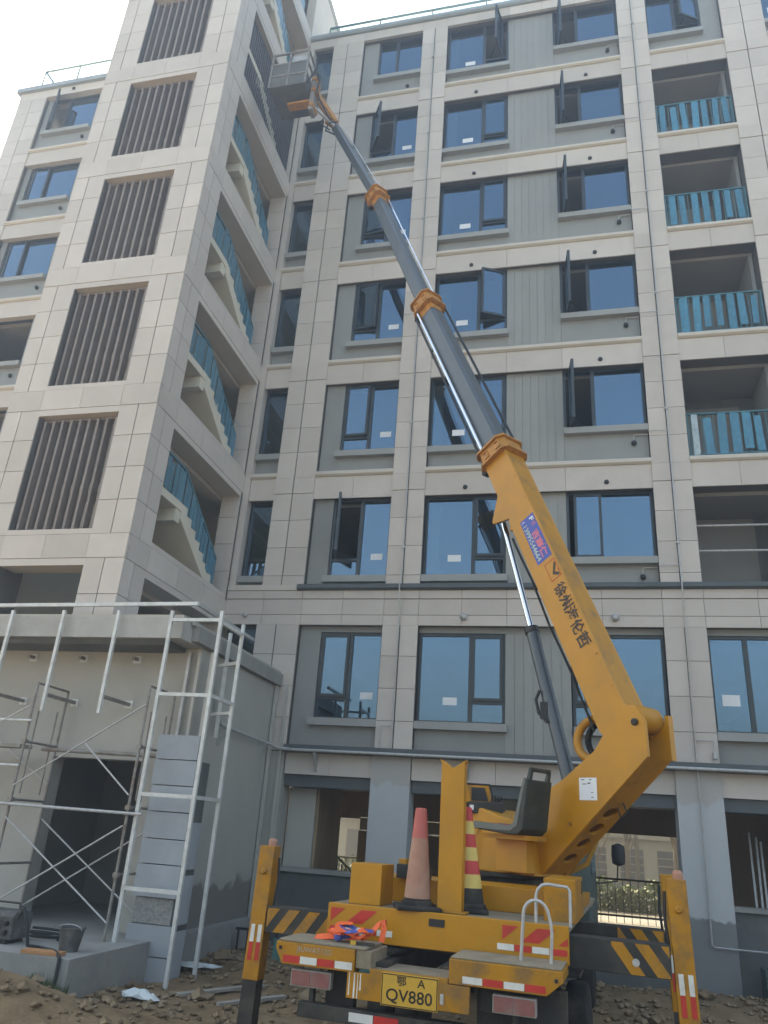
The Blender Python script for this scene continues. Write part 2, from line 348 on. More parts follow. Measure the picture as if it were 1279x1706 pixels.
def window(parent, kind, x0, x1, z0, z1, ang=0, low=.42, mf=None, stick=True, sillx=None, nosill=False, slide=0., yg=None):
    yf = yg or YG; y1 = yf + .09; m = MB(); rect_frame(m, x0, x1, z0, z1, yf, y1, .055)
    yp = yf + .04
    mf = mf if mf is not None else {'L': .49, 'R': .61, 'S': .37, 'N': None, '2': .38}[kind]
    xm = x0 + (x1 - x0) * mf if mf else None; mw = .04; zt = z0 + low
    if kind == 'N': W = m.build('window', 'window_frame', parent); pane(W, x0 + .055, x1 - .055, z0 + .055, z1 - .055, yp)
    else:
        m.box(xm - mw, xm + mw, yf - .004, y1 - .004, z0 + .055, z1 - .055)
        if kind == 'L': m.box(x0 + .055, xm - mw, yf - .002, y1 - .002, zt - .03, zt + .03)
        if kind == 'R': m.box(xm + mw, x1 - .055, yf - .002, y1 - .002, zt - .03, zt + .03)
        W = m.build('window', 'window_frame', parent)
        if kind == 'L':
            pane(W, xm + mw, x1 - .055, z0 + .055, z1 - .055, yp); pane(W, x0 + .055, xm - mw, z0 + .055, zt - .03, yp)
            sash(W, x0 + .05, 1, xm - mw - x0 - .04, zt + .03, z1 - .05, ang, yf - .01, slide)
            if stick: sticker(W, (xm + x1) / 2 + .05, z0 + .42, yp)
        if kind == 'R':
            pane(W, x0 + .055, xm - mw, z0 + .055, z1 - .055, yp); pane(W, xm + mw, x1 - .055, z0 + .055, zt - .03, yp)
            sash(W, x1 - .05, -1, x1 - xm - mw - .04, zt + .03, z1 - .05, ang, yf - .01, slide)
            if stick: sticker(W, x0 + (xm - x0) * .62, z0 + .36, yp, .28, .15)
            if z0 > 5: piece('pale_strip', 'pale_strip', W, x0 + .07, x0 + (.30 + random.uniform(-.08, .1)), yf + .22, yf + .25, z0 + .02, z1 - .05)  # pale upright strip added behind the glass as an inner wall edge
        if kind == 'S':
            pane(W, xm + mw, x1 - .055, z0 + .055, z1 - .055, yp)
            sash(W, x0 + .05, 1, xm - mw - x0 - .04, z0 + .05, z1 - .05, ang, yf - .01, slide)
        if kind == '2':
            pane(W, x0 + .055, xm - mw, z0 + .055, z1 - .055, yp); pane(W, xm + mw, x1 - .055, z0 + .055, z1 - .055, yp)
            if stick: sticker(W, x0 + (xm - x0) * .5, z0 + .5, yp, .3, .2)
    if not nosill:
        a, b = sillx or (x0, x1)
        piece('sill', 'grey_sill', W, a, b, D + .015, YG + .05, z0 - .13, z0 + .012)
    return W
def grey(x0, x1, z0, z1, y=YW): return piece('grey_wall', 'grey_wall', AB, x0, x1, y, D + .40, z0, z1)

# which leaves stand open (degrees) : (floor, bay part)
OPEN = {(3, 'a'): 74, (4, 'a'): 4, (5, 'a'): 9, (6, 'a'): 8, (7, 'a'): 58, (8, 'a'): 0,
        (5, 'bl'): 26, (8, 'bl'): 78, (4, 'br'): 84, (5, 'br'): 84, (6, 'br'): 84, (7, 'br'): 84, (8, 'br'): 84}
for k in range(2, 9):
    zb = bandbot(k); z0 = FL[k] if k > 3 else (6.51 if k == 3 else 3.24)
    s0 = FL[k] + .52 if k > 2 else 3.77; sr = FL[k] + .81 if k > 2 else 3.77
    if k == 3: sr = 7.07
    # narrow bay beside the tower
    if k > 2:
        grey(-7.08, -6.47, z0, s0 - .13); window(AB, 'N', -7.075, -6.475, s0, zb + .02, stick=False)
    else:
        piece('corner_strip', 'cream', AB, -7.24, -6.46, D, D + .4, 3.1, 4.6)
        window(AB, 'N', -7.2, -6.475, 4.6, zb + .02, stick=False, nosill=True)
    # bay a
    sa = s0 if k != 8 else FL[8] + .80
    grey(-5.51, -5.06, z0, zb + .05); grey(-5.06, -3.715, z0, sa - .13)
    if k == 8: window(AB, '2', -5.06, -3.715, sa, zb + .02, mf=.42, stick=False, sillx=(-5.12, -3.715))
    else: window(AB, 'L', -5.06, -3.715, sa, zb + (.02 if k > 2 else -.12), OPEN.get((k, 'a'), 0), sillx=(-5.13, -3.715), slide=.09 if k == 3 else 0.)
    if k == 2: grey(-5.06, -3.715, 5.54, 5.70); grey(-2.975, 1.715, 5.54, 5.70); grey(2.465, 4.295, 5.54, 5.70)
    # bay b : window, ribbed boards, window
    zt = zb + (.02 if k > 2 else -.12)
    grey(-2.975, -1.24, z0, s0 - .13)
    window(AB, 'R', -2.972, -1.245, s0, zt, OPEN.get((k, 'bl'), 0), sillx=(-2.972, -1.2), slide=.12 if k == 8 else 0.)
    RB = piece('ribbed_wall', 'grey_wall', AB, -1.24, -.002, YW + .02, D + .40, z0, zt)
    nb = 7; wb = 1.238 / nb
    for i in range(nb): piece('ribbed_board', 'grey_board', RB, -1.24 + i * wb + .0035, -1.24 + (i + 1) * wb - .0035, YW + .004, YW + .03, z0, zt - .002)
    grey(0.0, 1.715, z0, sr - .13)
    if k == 2: window(AB, 'L', 0.02, 1.715, sr, zt, 0, mf=.33, stick=False)
    else: window(AB, 'S', 0.0, 1.715, sr, zt, OPEN.get((k, 'br'), 0), stick=False, slide=.10)
    if k > 2:
        vx = MB().tube([(1.70, D + .12, sr - .20), (1.45, D + .12, sr - .20), (1.42, D + .12, sr - .24), (1.42, D + .12, sr - .34)], .012, 6).build('exhaust_pipe', 'galvanised', AB)
        MB().lathe([(.03, 0), (.055, .03), (.05, .09), (.02, .11)], (1.42, D + .12, sr - .44), 10).build('exhaust_cap', 'black_steel', vx)
        va = MB().lathe([(.05, 0), (.06, .02), (.03, .05)], (-4.1 if k == 8 else -3.95, D + .12, FL[k] + .28), 10).build('exhaust_cap', 'black_steel', AB) if k in (8,) else None
    # bay c
    if k == 2:
        grey(2.465, 4.295, z0, 3.64); window(AB, '2', 2.47, 4.29, 3.77, zt, mf=.36)
    elif k == 8:
        grey(2.465, 4.295, z0, FL[8] + .50); grey(3.84, 4.295, FL[8] + .50, zb + .05)
        window(AB, 'R', 2.47, 3.84, FL[8] + .63, zt, 30, mf=.52, stick=False)
    # bay d, past the picture's edge
    grey(5.305, 7.095, z0, s0 - .13); window(AB, '2', 5.31, 7.09, s0, zt)

# floor bands, ledges
for k in range(4, 9):
    zL = FL[k]
    for nm, x0, x1 in BAYS:
        B = piece('floor_band', 'joint', AB, x0 - .0, x1 + .0, D + .06, D + .42, zL - .64, zL - .13)
        if nm == 'n': xs_ = [x0, x1]
        elif nm == 'b': xs_ = [x0, -1.24, .0, x1]
        else: xs_ = [x0, (x0 + x1) / 2, x1]
        for i in range(len(xs_) - 1): piece('band_panel', 'cream', B, xs_[i] + (.003 if i else 0), xs_[i + 1] - (.003 if i < len(xs_) - 2 else 0), D + .035, D + .07, zL - .66, zL - .122)
        if nm == 'b':
            for vx in (-2.1, .82):
                v = MB().lathe([(.012, 0), (.05, .0), (.045, .03), (.02, .045)], (vx, D + .03, zL - .50), 12, axis=(0, -1, 0)).build('vent_cap', 'black_steel', B)
        lx0, lx1 = (x0 - .02, x1) if nm == 'n' else (x0, x1)
        L_ = MB(); prof = [(D + .30, zL - .12), (D + .01, zL - .12), (D - .035, zL - .085), (D - .035, zL - .02), (D - .02, zL), (D + .30, zL)]
        L_.prism(prof, lambda a, b, h: (h, a, b), lx0 + .002, lx1 - .002).build('ledge', 'cream_trim', AB)
# dark ledge and two-tier band between second and third floor
MB().prism([(D + .3, 6.39), (D - .06, 6.39), (D - .12, 6.42), (D - .12, 6.49), (D - .10, 6.512), (D + .3, 6.512)], lambda a, b, h: (h, a, b), -5.62, 8.3).build('ledge', 'dark_ledge', AB)
MB().box(-7.235, -5.63, D - .04, D + .3, 6.395, 6.51).build('ledge', 'cream_trim', AB)
B2 = MB().box(-7.24, 8.2, D + .03, D + .42, 5.66, 6.39).build('floor_band', 'joint', AB)
jx = [-7.24, -6.38, -5.5, -4.6, -3.71, -2.98, -2.1, -1.2, -.3, .62, 1.72, 2.46, 3.4, 4.3, 5.3, 6.2, 7.1, 8.2]
for a, b, y in ((5.655, 5.862, D - .005), (5.874, 6.202, D), (6.214, 6.388, D - .02)):
    for i in range(len(jx) - 1): piece('band_panel', 'cream', B2, jx[i] + .004, jx[i + 1] - .004, y, D + .05, a, b)
for x in (-2.05, .85):
    d = MB().lathe([(.07, 0), (.075, .03), (.06, .07), (.03, .095), (.005, .1)], (x, D - .01, 5.83), 14, axis=(0, -1, -.25)).build('dome_cover', 'galvanised', B2, smooth=True)
d = MB().lathe([(.05, 0), (.055, .05), (.02, .09)], (-6.75, D - .01, 5.86), 12, axis=(.2, -1, -.3)).build('dome_cover', 'galvanised', B2, smooth=True)
# parapet and roof
PR = MB().box(-7.24, 8.2, D + .06, D + .5, 23.6, 23.95).build('parapet', 'joint', AB)
for i in range(len(jx) - 1): piece('band_panel', 'cream', PR, jx[i] + .003, jx[i + 1] - .003, D, D + .08, 23.598, 23.945)
MB().prism([(D + .6, 23.95), (D - .05, 23.95), (D - .09, 23.99), (D - .09, 24.10), (D - .05, 24.13), (D + .6, 24.13)], lambda a, b, h: (h, a, b), -7.24, 8.3).build('parapet_cap', 'roof_cap', AB)
def glass_guard(x0, x1, y, z, n, parent, retx=None):
    G = MB().bar((x0, y, z + 1.15), (x1, y, z + 1.15), .05, .05).build('guard_rail', 'rail_teal', parent)
    for i in range(n + 1):
        x = x0 + (x1 - x0) * i / n; MB().bar((x, y, z - .1), (x, y, z + 1.14), .035, .035).build('post', 'rail_teal', G)
        if i < n: piece('pane', 'rail_glass', G, x + .03, x + (x1 - x0) / n - .03, y - .006, y + .006, z + .06, z + 1.08)
    if retx:
        MB().bar((retx, y, z + 1.15), (retx, y + 3, z + 1.15), .05, .05).build('guard_rail', 'rail_teal', parent)
        MB().bar((retx, y + 1.5, z), (retx, y + 1.5, z + 1.14), .035).build('post', 'rail_teal', parent)
glass_guard(-6.9, 8.0, D + .55, 24.12, 9, AB)
piece('roof', 'concrete', AB, -7.24, 8.2, D + .5, D + 11, 23.6, 24.0)
# floors, cross walls, rear wall inside the block
for k in range(2, 9):
    z = {2: 3.12}.get(k, FL[k] - .62); piece('slab', 'interior', AB, -7.2, 8.2, D + .425, D + 10.9, z - .1 if k > 2 else 2.75, z + .12 if k > 2 else 3.1)
for x in (-5.6, -3.4, .0 - .75, 2.05, 4.75):
    piece('cross_wall', 'interior', AB, x - .08, x + .08, D + .43, D + 10.9, 3.12, 23.6)
piece('rear_wall', 'interior', AB, -7.2, 8.2, D + 10.9, D + 11.1, 3.0, 23.6)
piece('end_wall', 'cream', AB, 8.2, 8.4, D, D + 11.1, -.3, 23.95)
# balconies (floors 3..7, bay c)
for k in range(3, 8):
    zL = FL[k] if k > 3 else 6.51; zb = bandbot(k); y0 = D + .42
    piece('balcony_floor', 'concrete', AB, 2.464, 4.296, D + .10, D + 1.75, zL - .14, zL - .005)
    piece('balcony_ceiling', 'grey_wall', AB, 2.464, 4.296, D + .43, D + 1.75, zb + .02, zb + .06)
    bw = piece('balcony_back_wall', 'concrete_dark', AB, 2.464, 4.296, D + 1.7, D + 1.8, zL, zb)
    piece('door_opening', 'interior', bw, 2.7, 3.9, D + 1.69, D + 1.705, zL, zL + 2.05)
    for x in (2.464, 4.216): piece('balcony_side_wall', 'grey_wall', AB, x, x + .08, D + .42, D + 1.7, zL, zb)
    if k == 3:
        for z in (7.25, 7.78): MB().tube([(2.47, D + .25, z), (4.29, D + .25, z)], .022, 8).build('safety_rail', 'galvanised', AB)
        continue
    G = MB(); G.bar((2.47, D + .10, zL + 1.02), (4.29, D + .10, zL + 1.02), .05, .035); G.bar((2.47, D + .10, zL + .08), (4.29, D + .10, zL + .08), .03, .03)
    for x in (2.50, 4.26): G.bar((x, D + .10, zL), (x, D + .10, zL + 1.0), .035)
    nb = 7; Gd = None
    for i in range(16): G.bar((2.56 + i * .111, D + .11, zL + .08), (2.56 + i * .111, D + .11, zL + 1.0), .016)
    Gd = G.build('balcony_railing', 'rail_teal', AB)
    for i in range(nb):
        x = 2.58 + i * .245 + random.uniform(-.02, .02); w = random.uniform(.12, .17); sk = random.uniform(-.03, .03); drop = random.choice((0, 0, 0, .05, .12)); lift = random.choice((0, 0, .04, .10))
        q = MB()
        for j in range(5):
            zz = zL + .07 + lift + (.96 - drop - lift) * j / 4 + random.uniform(-.012, .012) * (j in (0, 4)); q.v += [Vector((x + sk * j / 4, D + .085 + random.uniform(-.008, .008), zz)), Vector((x + w / 2 + sk * j / 4, D + .078, zz)), Vector((x + w + sk * j / 4, D + .085 + random.uniform(-.008, .008), zz))]
        n0 = len(q.v); q.v += [p + Vector((0, .006, 0)) for p in q.v]
        for j in range(4):
            for c in (0, 1):
                a = j * 3 + c; q.f += [(a, a + 1, a + 4, a + 3), (n0 + a, n0 + a + 3, n0 + a + 4, n0 + a + 1)]
        q.build('film_strip', 'film_pale' if (i == 0 and k % 4 == 0) else 'film_blue', Gd, fixn=False)

# ground floor
piece('wall_ledge', 'dark_ledge', AB, -5.515, 8.2, D - .10, D + .35, 3.10, 3.24)
GB = MB().box(-5.515, 8.2, D + .10, D + .42, 2.70, 3.098).build('ground_beam', 'joint', AB)
gx = [-5.5, -4.6, -3.715, None, -2.975, -1.4, .15, 1.715, None, 2.465, 3.4, 4.3, 5.3, 6.8, 8.2]
for i in range(len(gx) - 1):
    if gx[i] is None or gx[i + 1] is None: continue
    piece('band_panel', 'cream', GB, gx[i] + .003, gx[i + 1] - .003, D + .06, D + .12, 2.698, 3.096)
for x0, x1 in ((-5.5, -3.72), (-2.97, 1.71), (2.47, 4.29)): piece('soffit_strip', 'dark_ledge', AB, x0, x1, D + .14, D + .9, 2.48, 2.695)
def painted_column(x0, x1):
    o = MB().box(x0, x1, D + .005, D + .5, -.5, 3.099).build('column', 'column_paint' if x0 > -5 else 'porch_render', AB); return o
m_ = M('column_paint', (.455, .47, .475), .7, var=.05, scale=2, bump=.05)
nt = m_.node_tree; N = nt.nodes; L = nt.links; bs = N['Principled BSDF']
src = bs.inputs['Base Color'].links[0].from_socket
geo = N.new('ShaderNodeNewGeometry'); sp = N.new('ShaderNodeSeparateXYZ'); L.new(geo.outputs['Position'], sp.inputs[0])
nz = N.new('ShaderNodeTexNoise'); nz.inputs['Scale'].default_value = 4.5; nz.inputs['Detail'].default_value = 8; L.new(geo.outputs['Position'], nz.inputs['Vector'])
ma = N.new('ShaderNodeMath'); ma.operation = 'MULTIPLY_ADD'; ma.inputs[1].default_value = .45; L.new(nz.outputs['Fac'], ma.inputs[0]); L.new(sp.outputs['Z'], ma.inputs[2])
ra = N.new('ShaderNodeMapRange'); ra.inputs[1].default_value = 1.03; ra.inputs[2].default_value = 1.06; L.new(ma.outputs[0], ra.inputs[0])
rb = N.new('ShaderNodeMapRange'); rb.inputs[1].default_value = 2.80; rb.inputs[2].default_value = 2.84; L.new(ma.outputs[0], rb.inputs[0])
mx1 = N.new('ShaderNodeMix'); mx1.data_type = 'RGBA'; L.new(ra.outputs[0], mx1.inputs[0]); mx1.inputs[6].default_value = (.20, .205, .205, 1); L.new(src, mx1.inputs[7])
mx2 = N.new('ShaderNodeMix'); mx2.data_type = 'RGBA'; L.new(rb.outputs[0], mx2.inputs[0]); L.new(mx1.outputs[2], mx2.inputs[6]); mx2.inputs[7].default_value = (.42, .40, .375, 1)
L.new(mx2.outputs[2], bs.inputs['Base Color'])
M('porch_render', (.40, .385, .345), .85, var=.08, scale=1.5, bump=.12, bscale=50)
m_ = MATS['porch_render']; nt = m_.node_tree; N = nt.nodes; L = nt.links; bs = N['Principled BSDF']; src = bs.inputs['Base Color'].links[0].from_socket
geo = N.new('ShaderNodeNewGeometry'); sp = N.new('ShaderNodeSeparateXYZ'); L.new(geo.outputs['Position'], sp.inputs[0])
nz = N.new('ShaderNodeTexNoise'); nz.inputs['Scale'].default_value = 2.6; nz.inputs['Detail'].default_value = 7; L.new(geo.outputs['Position'], nz.inputs['Vector'])
ma = N.new('ShaderNodeMath'); ma.operation = 'MULTIPLY_ADD'; ma.inputs[1].default_value = .9; L.new(nz.outputs['Fac'], ma.inputs[0]); L.new(sp.outputs['Z'], ma.inputs[2])
ra = N.new('ShaderNodeMapRange'); ra.inputs[1].default_value = 1.18; ra.inputs[2].default_value = 1.28; L.new(ma.outputs[0], ra.inputs[0])
mx1 = N.new('ShaderNodeMix'); mx1.data_type = 'RGBA'; L.new(ra.outputs[0], mx1.inputs[0]); mx1.inputs[6].default_value = (.20, .19, .17, 1); L.new(src, mx1.inputs[7]); L.new(mx1.outputs[2], bs.inputs['Base Color'])
for x0, x1 in ((-5.83, -5.52), (-3.74, -2.985), (1.715, 2.465), (4.30, 5.30)): painted_column(x0, x1)
for x0, x1, zt in ((-5.515, -3.745, .98), (-2.98, 1.71, .12), (2.47, 4.295, .96), (5.3, 8.2, .96)):
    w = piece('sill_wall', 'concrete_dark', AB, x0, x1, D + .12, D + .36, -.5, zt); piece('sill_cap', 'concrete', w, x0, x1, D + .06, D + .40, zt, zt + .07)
# inside of the ground floor
piece('ground_slab', 'concrete', AB, -8.6, 8.2, D + .5, D + 11.1, -.45, -.05)
piece('inner_wall', 'interior_brown', AB, -4.96, -4.90, D + .6, D + 2.2, -.05, 2.75)
piece('inner_wall', 'plaster_light', AB, -5.50, -4.95, D + .52, D + .9, -.05, 2.47)
piece('inner_wall', 'plaster_light', AB, -1.75, -.95, D + 2.6, D + 2.8, -.05, 2.75)
for x0, x1, z0, z1 in ((-8.5, -6.6, -.05, 2.75), (-5.75, -2.5, -.05, 1.75), (-6.6, -5.75, 2.05, 2.75), (-5.75, -2.5, 2.1, 2.75), (-2.5, .1, -.05, 2.75), (2.7, 4.0, -.05, 2.75), (.1, 2.7, 2.12, 2.75), (4.0, 8.2, -.05, 2.75)):
    piece('rear_partition', 'interior_brown', AB, x0, x1, D + 7, D + 7.15, z0, z1)
MB().box(-5.7, -2.6, D + 6.9, D + 7.0, 1.78, 2.08).build('tan_beam', 'yard_wall', AB)
q = MB()
for i in range(7): q.bar((-6.55 + i * .13, D + 6.6, -.05), (-6.55 + i * .13, D + 6.6, 1.35 - i * .11), .03)
q.bar((-6.6, D + 6.6, 1.42), (-5.7, D + 6.6, .70), .05, .05); q.prism([(-6.6, -.05), (-5.75, -.05), (-5.75, .4), (-6.6, 1.05)], lambda a, b, h: (a, h, b), D + 6.62, D + 6.66); q.build('stair_rail', 'green_door', AB)
for i, (x, t) in enumerate(((3.05, .02), (3.13, .05), (3.22, .03), (3.32, .06))):
    tag(MB().bar((x - .1, D + .75, -.05), (x + t, D + 1.4, 2.2 - i * .07), .035, .03).build('leaning_bar', 'galvanised'), 'pale metal bar leaning inside the ground-floor opening beside the right column', 'bar', 'metal bars leaning in the opening')

# left wing, beyond the tower, on the same wall line
WG = thing('apartment_wing', 'far cream wing of the block with glass roof guard behind the louvred tower', 'building', (-15, D + .3, 0))
wp = piece('pilaster', 'joint', WG, -17.55, -16.52, D + .03, D + .42, -.3, 23.6)
for a, b in ROWS:
    for c, d in ((-17.56, -17.06), (-17.04, -16.5)): piece('cladding_panel', 'cream', wp, c, d, D, D + .05, a + .006, b - .006)
piece('wall', 'cream', WG, -14.1, -10.2, D, D + .42, -.3, 23.6)
for k in range(2, 9):
    zb = bandbot(k); z0 = FL[k]; sr = FL[k] + (.81 if k > 2 else .2)
    grw = piece('grey_wall', 'grey_wall', WG, -16.5, -14.1, YW, D + .4, z0 - .4 if k == 2 else z0, sr - .13)
    piece('grey_wall', 'grey_wall', WG, -16.5, -16.32, YW, D + .4, sr - .13, zb + .05); piece('grey_wall', 'grey_wall', WG, -14.56, -14.1, YW, D + .4, sr - .13, zb + .05)
    if k in (8, 7, 6): window(WG, 'S', -16.32, -14.56, sr, zb + .02, {8: 48}.get(k, 0), stick=False, slide=.08)
    else:
        fr = MB(); rect_frame(fr, -16.32, -14.56, sr, zb + .02, YG, YG + .09, .055); fw = fr.build('window', 'window_frame', WG); piece('sill', 'grey_sill', fw, -16.35, -14.5, D + .015, YG + .05, sr - .13, sr + .012)
        pane(fw, -16.26, -15.9, sr + .05, zb - .03, YG + .04)
    if k > 2:
        piece('floor_band', 'cream', WG, -16.5, -14.1, D + .035, D + .4, FL[k] - .66, FL[k] - .122)
        MB().prism([(D + .30, z0 - .12), (D + .01, z0 - .12), (D - .035, z0 - .085), (D - .035, z0 - .02), (D - .02, z0), (D + .30, z0)], lambda a, b, h: (h, a, b), -16.498, -14.1).build('ledge', 'cream_trim', WG)
        MB().lathe([(.03, 0), (.055, .03), (.05, .09), (.02, .11)], (-14.75, D + .12, sr - .46), 10).build('exhaust_cap', 'black_steel', WG)
    piece('slab', 'interior', WG, -17.5, -10.2, D + .43, D + 10.9, FL[k] - .7, FL[k] - .5)
piece('rear_wall', 'interior', WG, -17.5, -10.2, D + 5, D + 5.2, -.3, 23.6)
piece('end_wall', 'cream', WG, -17.56, -17.3, D + .43, D + 11, -.3, 23.6)
piece('parapet', 'cream', WG, -17.58, -10.2, D, D + .5, 23.6, 23.95)
MB().box(-17.7, -10.2, D - .1, D + 11, 23.952, 24.13).build('parapet_cap', 'roof_cap', WG)
MB().lathe([(.05, 0), (.06, .02), (.03, .05)], (-15.5, D - .01, 23.78), 10, axis=(0, -1, 0)).build('vent_cap', 'black_steel', WG)
glass_guard(-17.15, -10.3, D + .25, 24.13, 5, WG, retx=-17.15)

# ------------------------------------------------------------------ stair tower
XT, YT, XL, ZR = -7.24, 10.73, -10.45, 27.2
ST = thing('stair_tower', 'cream panelled stair tower with brown louvre screens on its front face', 'tower', (-8.85, 12.7, 4.7))
LV = [3.28 + 3 * i for i in range(8)]            # sill of the opening on each level
XO0, XO1, YO0, YO1 = -9.70, -7.99, 11.45, 14.66
def tpanel(par, x0, x1, z0, z1): piece('cladding_panel', 'cream', par, x0, x1, YT, YT + .05, z0 + .006, z1 - .006)
def spanel(par, y0, y1, z0, z1): piece('side_panel', 'cream', par, XT - .05, XT, y0, y1, z0 + .006, z1 - .006)
for (x0, x1, xj) in ((XL, XO0, -10.11), (XO1, XT, -7.61)):
    P = piece('pier', 'joint', ST, x0 + .02 + (.03 if x0 == XL else 0), x1 - (.06 if x1 == XT else .0), YT + .03, YT + .66, 4.6, ZR)
    for i, s in enumerate(LV):
        zr = [s - .10 + 2.56 * j / 4 for j in range(5)]
        for j in range(4):
            if zr[j + 1] < 4.7 or zr[j] > ZR: continue
            tpanel(P, x0, xj - .009, zr[j], zr[j + 1]); tpanel(P, xj + .009, x1, zr[j], zr[j + 1])
    piece('pier_reveal', 'cream_trim', ST, x1 - .012 if x0 == XL else x0, x1 if x0 == XL else x0 + .012, YT + .051, YT + .66, 4.6, ZR)
SP = piece('pier', 'joint', ST, XT - .60, XT - .03, YT + .67, YO0 - .013, 4.6, ZR)
for s in LV:
    zr = [s - .10 + 2.56 * j / 4 for j in range(5)]
    for j in range(4):
        if zr[j + 1] < 4.7: continue
        spanel(SP, YT + .052, 11.055, zr[j], zr[j + 1]); spanel(SP, 11.073, YO0, zr[j], zr[j + 1])
piece('pier_reveal', 'cream_trim', ST, XT - .60, XT - .051, YO0 - .012, YO0, 4.6, ZR)
ic = piece('inner_corner', 'joint', ST, XT - .30, XT - .012, YO1 + .02, D - .002, 4.6, 23.9)
for s in LV:
    for j in range(4):
        za, zb_ = s - .10 + 2.56 * j / 4, s - .10 + 2.56 * (j + 1) / 4
        if za > 4.6 and zb_ < 23.9: piece('corner_panel', 'cream', ic, XT - .45, XT - .003, YO1, YO1 + .03, za + .005, zb_ - .005)
for s in LV:
    z0, z1 = s - .54, s - .10
    if s < 5: continue
    Bd = piece('tower_band', 'cream_trim', ST, XL + .05, XT - .06, YT + .052, YT + .45, s - .66, s)
    for a, b in ((XL, -9.715), (-9.715, -8.86), (-8.86, -7.995), (-7.995, XT)): piece('band_panel', 'cream', Bd, a + .003, b - .003, YT - .006, YT + .052, z0 + .004, z1 - .004)
    piece('band_panel', 'cream', Bd, XO0, XO1, YT, YT + .052, z0 - .13, z0 - .004); piece('band_panel', 'cream', Bd, XO0, XO1, YT, YT + .052, z1 + .004, s + .0)
    Sd = piece('tower_band', 'cream_trim', ST, XT - .45, XT - .053, YT + .46, D - .01, s - .66, s)
    for a, b in ((YT + .06, 11.45), (11.45, 12.55), (12.55, 13.65), (13.65, D - .005)): piece('band_panel', 'cream', Sd, XT - .052, XT + .006, a + .003, b - .003, z0 + .004, z1 - .004)
    piece('band_panel', 'cream', Sd, XT - .052, XT, YO0, YO1, z0 - .13, z0 - .004); piece('band_panel', 'cream', Sd, XT - .052, XT, YO0, YO1, z1 + .004, s)
    piece('soffit_drip', 'cream_trim', ST, XT - .75, XT - .48, YO0 - .1, YO1 + .02, s - .74, s - .40)
# louvre screens on the front
for i, s in enumerate(LV):
    if s < 5 or s > 23: continue
    Fo = piece('louvre_rail', 'louvre', ST, XO0, XO1, YT + .16, YT + .20, s, s + .05); piece('louvre_rail', 'louvre', ST, XO0, XO1, YT + .16, YT + .20, s + 2.27, s + 2.32)
    for j in range(9):
        x = XO0 + .10 + j * .189; piece('slat', 'louvre', Fo, x - .024, x + .024, YT + .10, YT + .26, s + .05, s + 2.27)
# side screen, top floors
for s in (18.28,):
    Fo = piece('louvre_rail', 'louvre_dark', ST, XT - .20, XT - .16, YO0, YO1, s, s + .05); piece('louvre_rail', 'louvre_dark', ST, XT - .20, XT - .16, YO0, YO1, s + 2.27, s + 2.32)
    n = 32
    for j in range(n):
        y = YO0 + .07 + j * (YO1 - YO0 - .14) / (n - 1); piece('slat', 'louvre_dark', Fo, XT - .25, XT - .10, y - .03, y + .03, s + .05, s + 2.27)
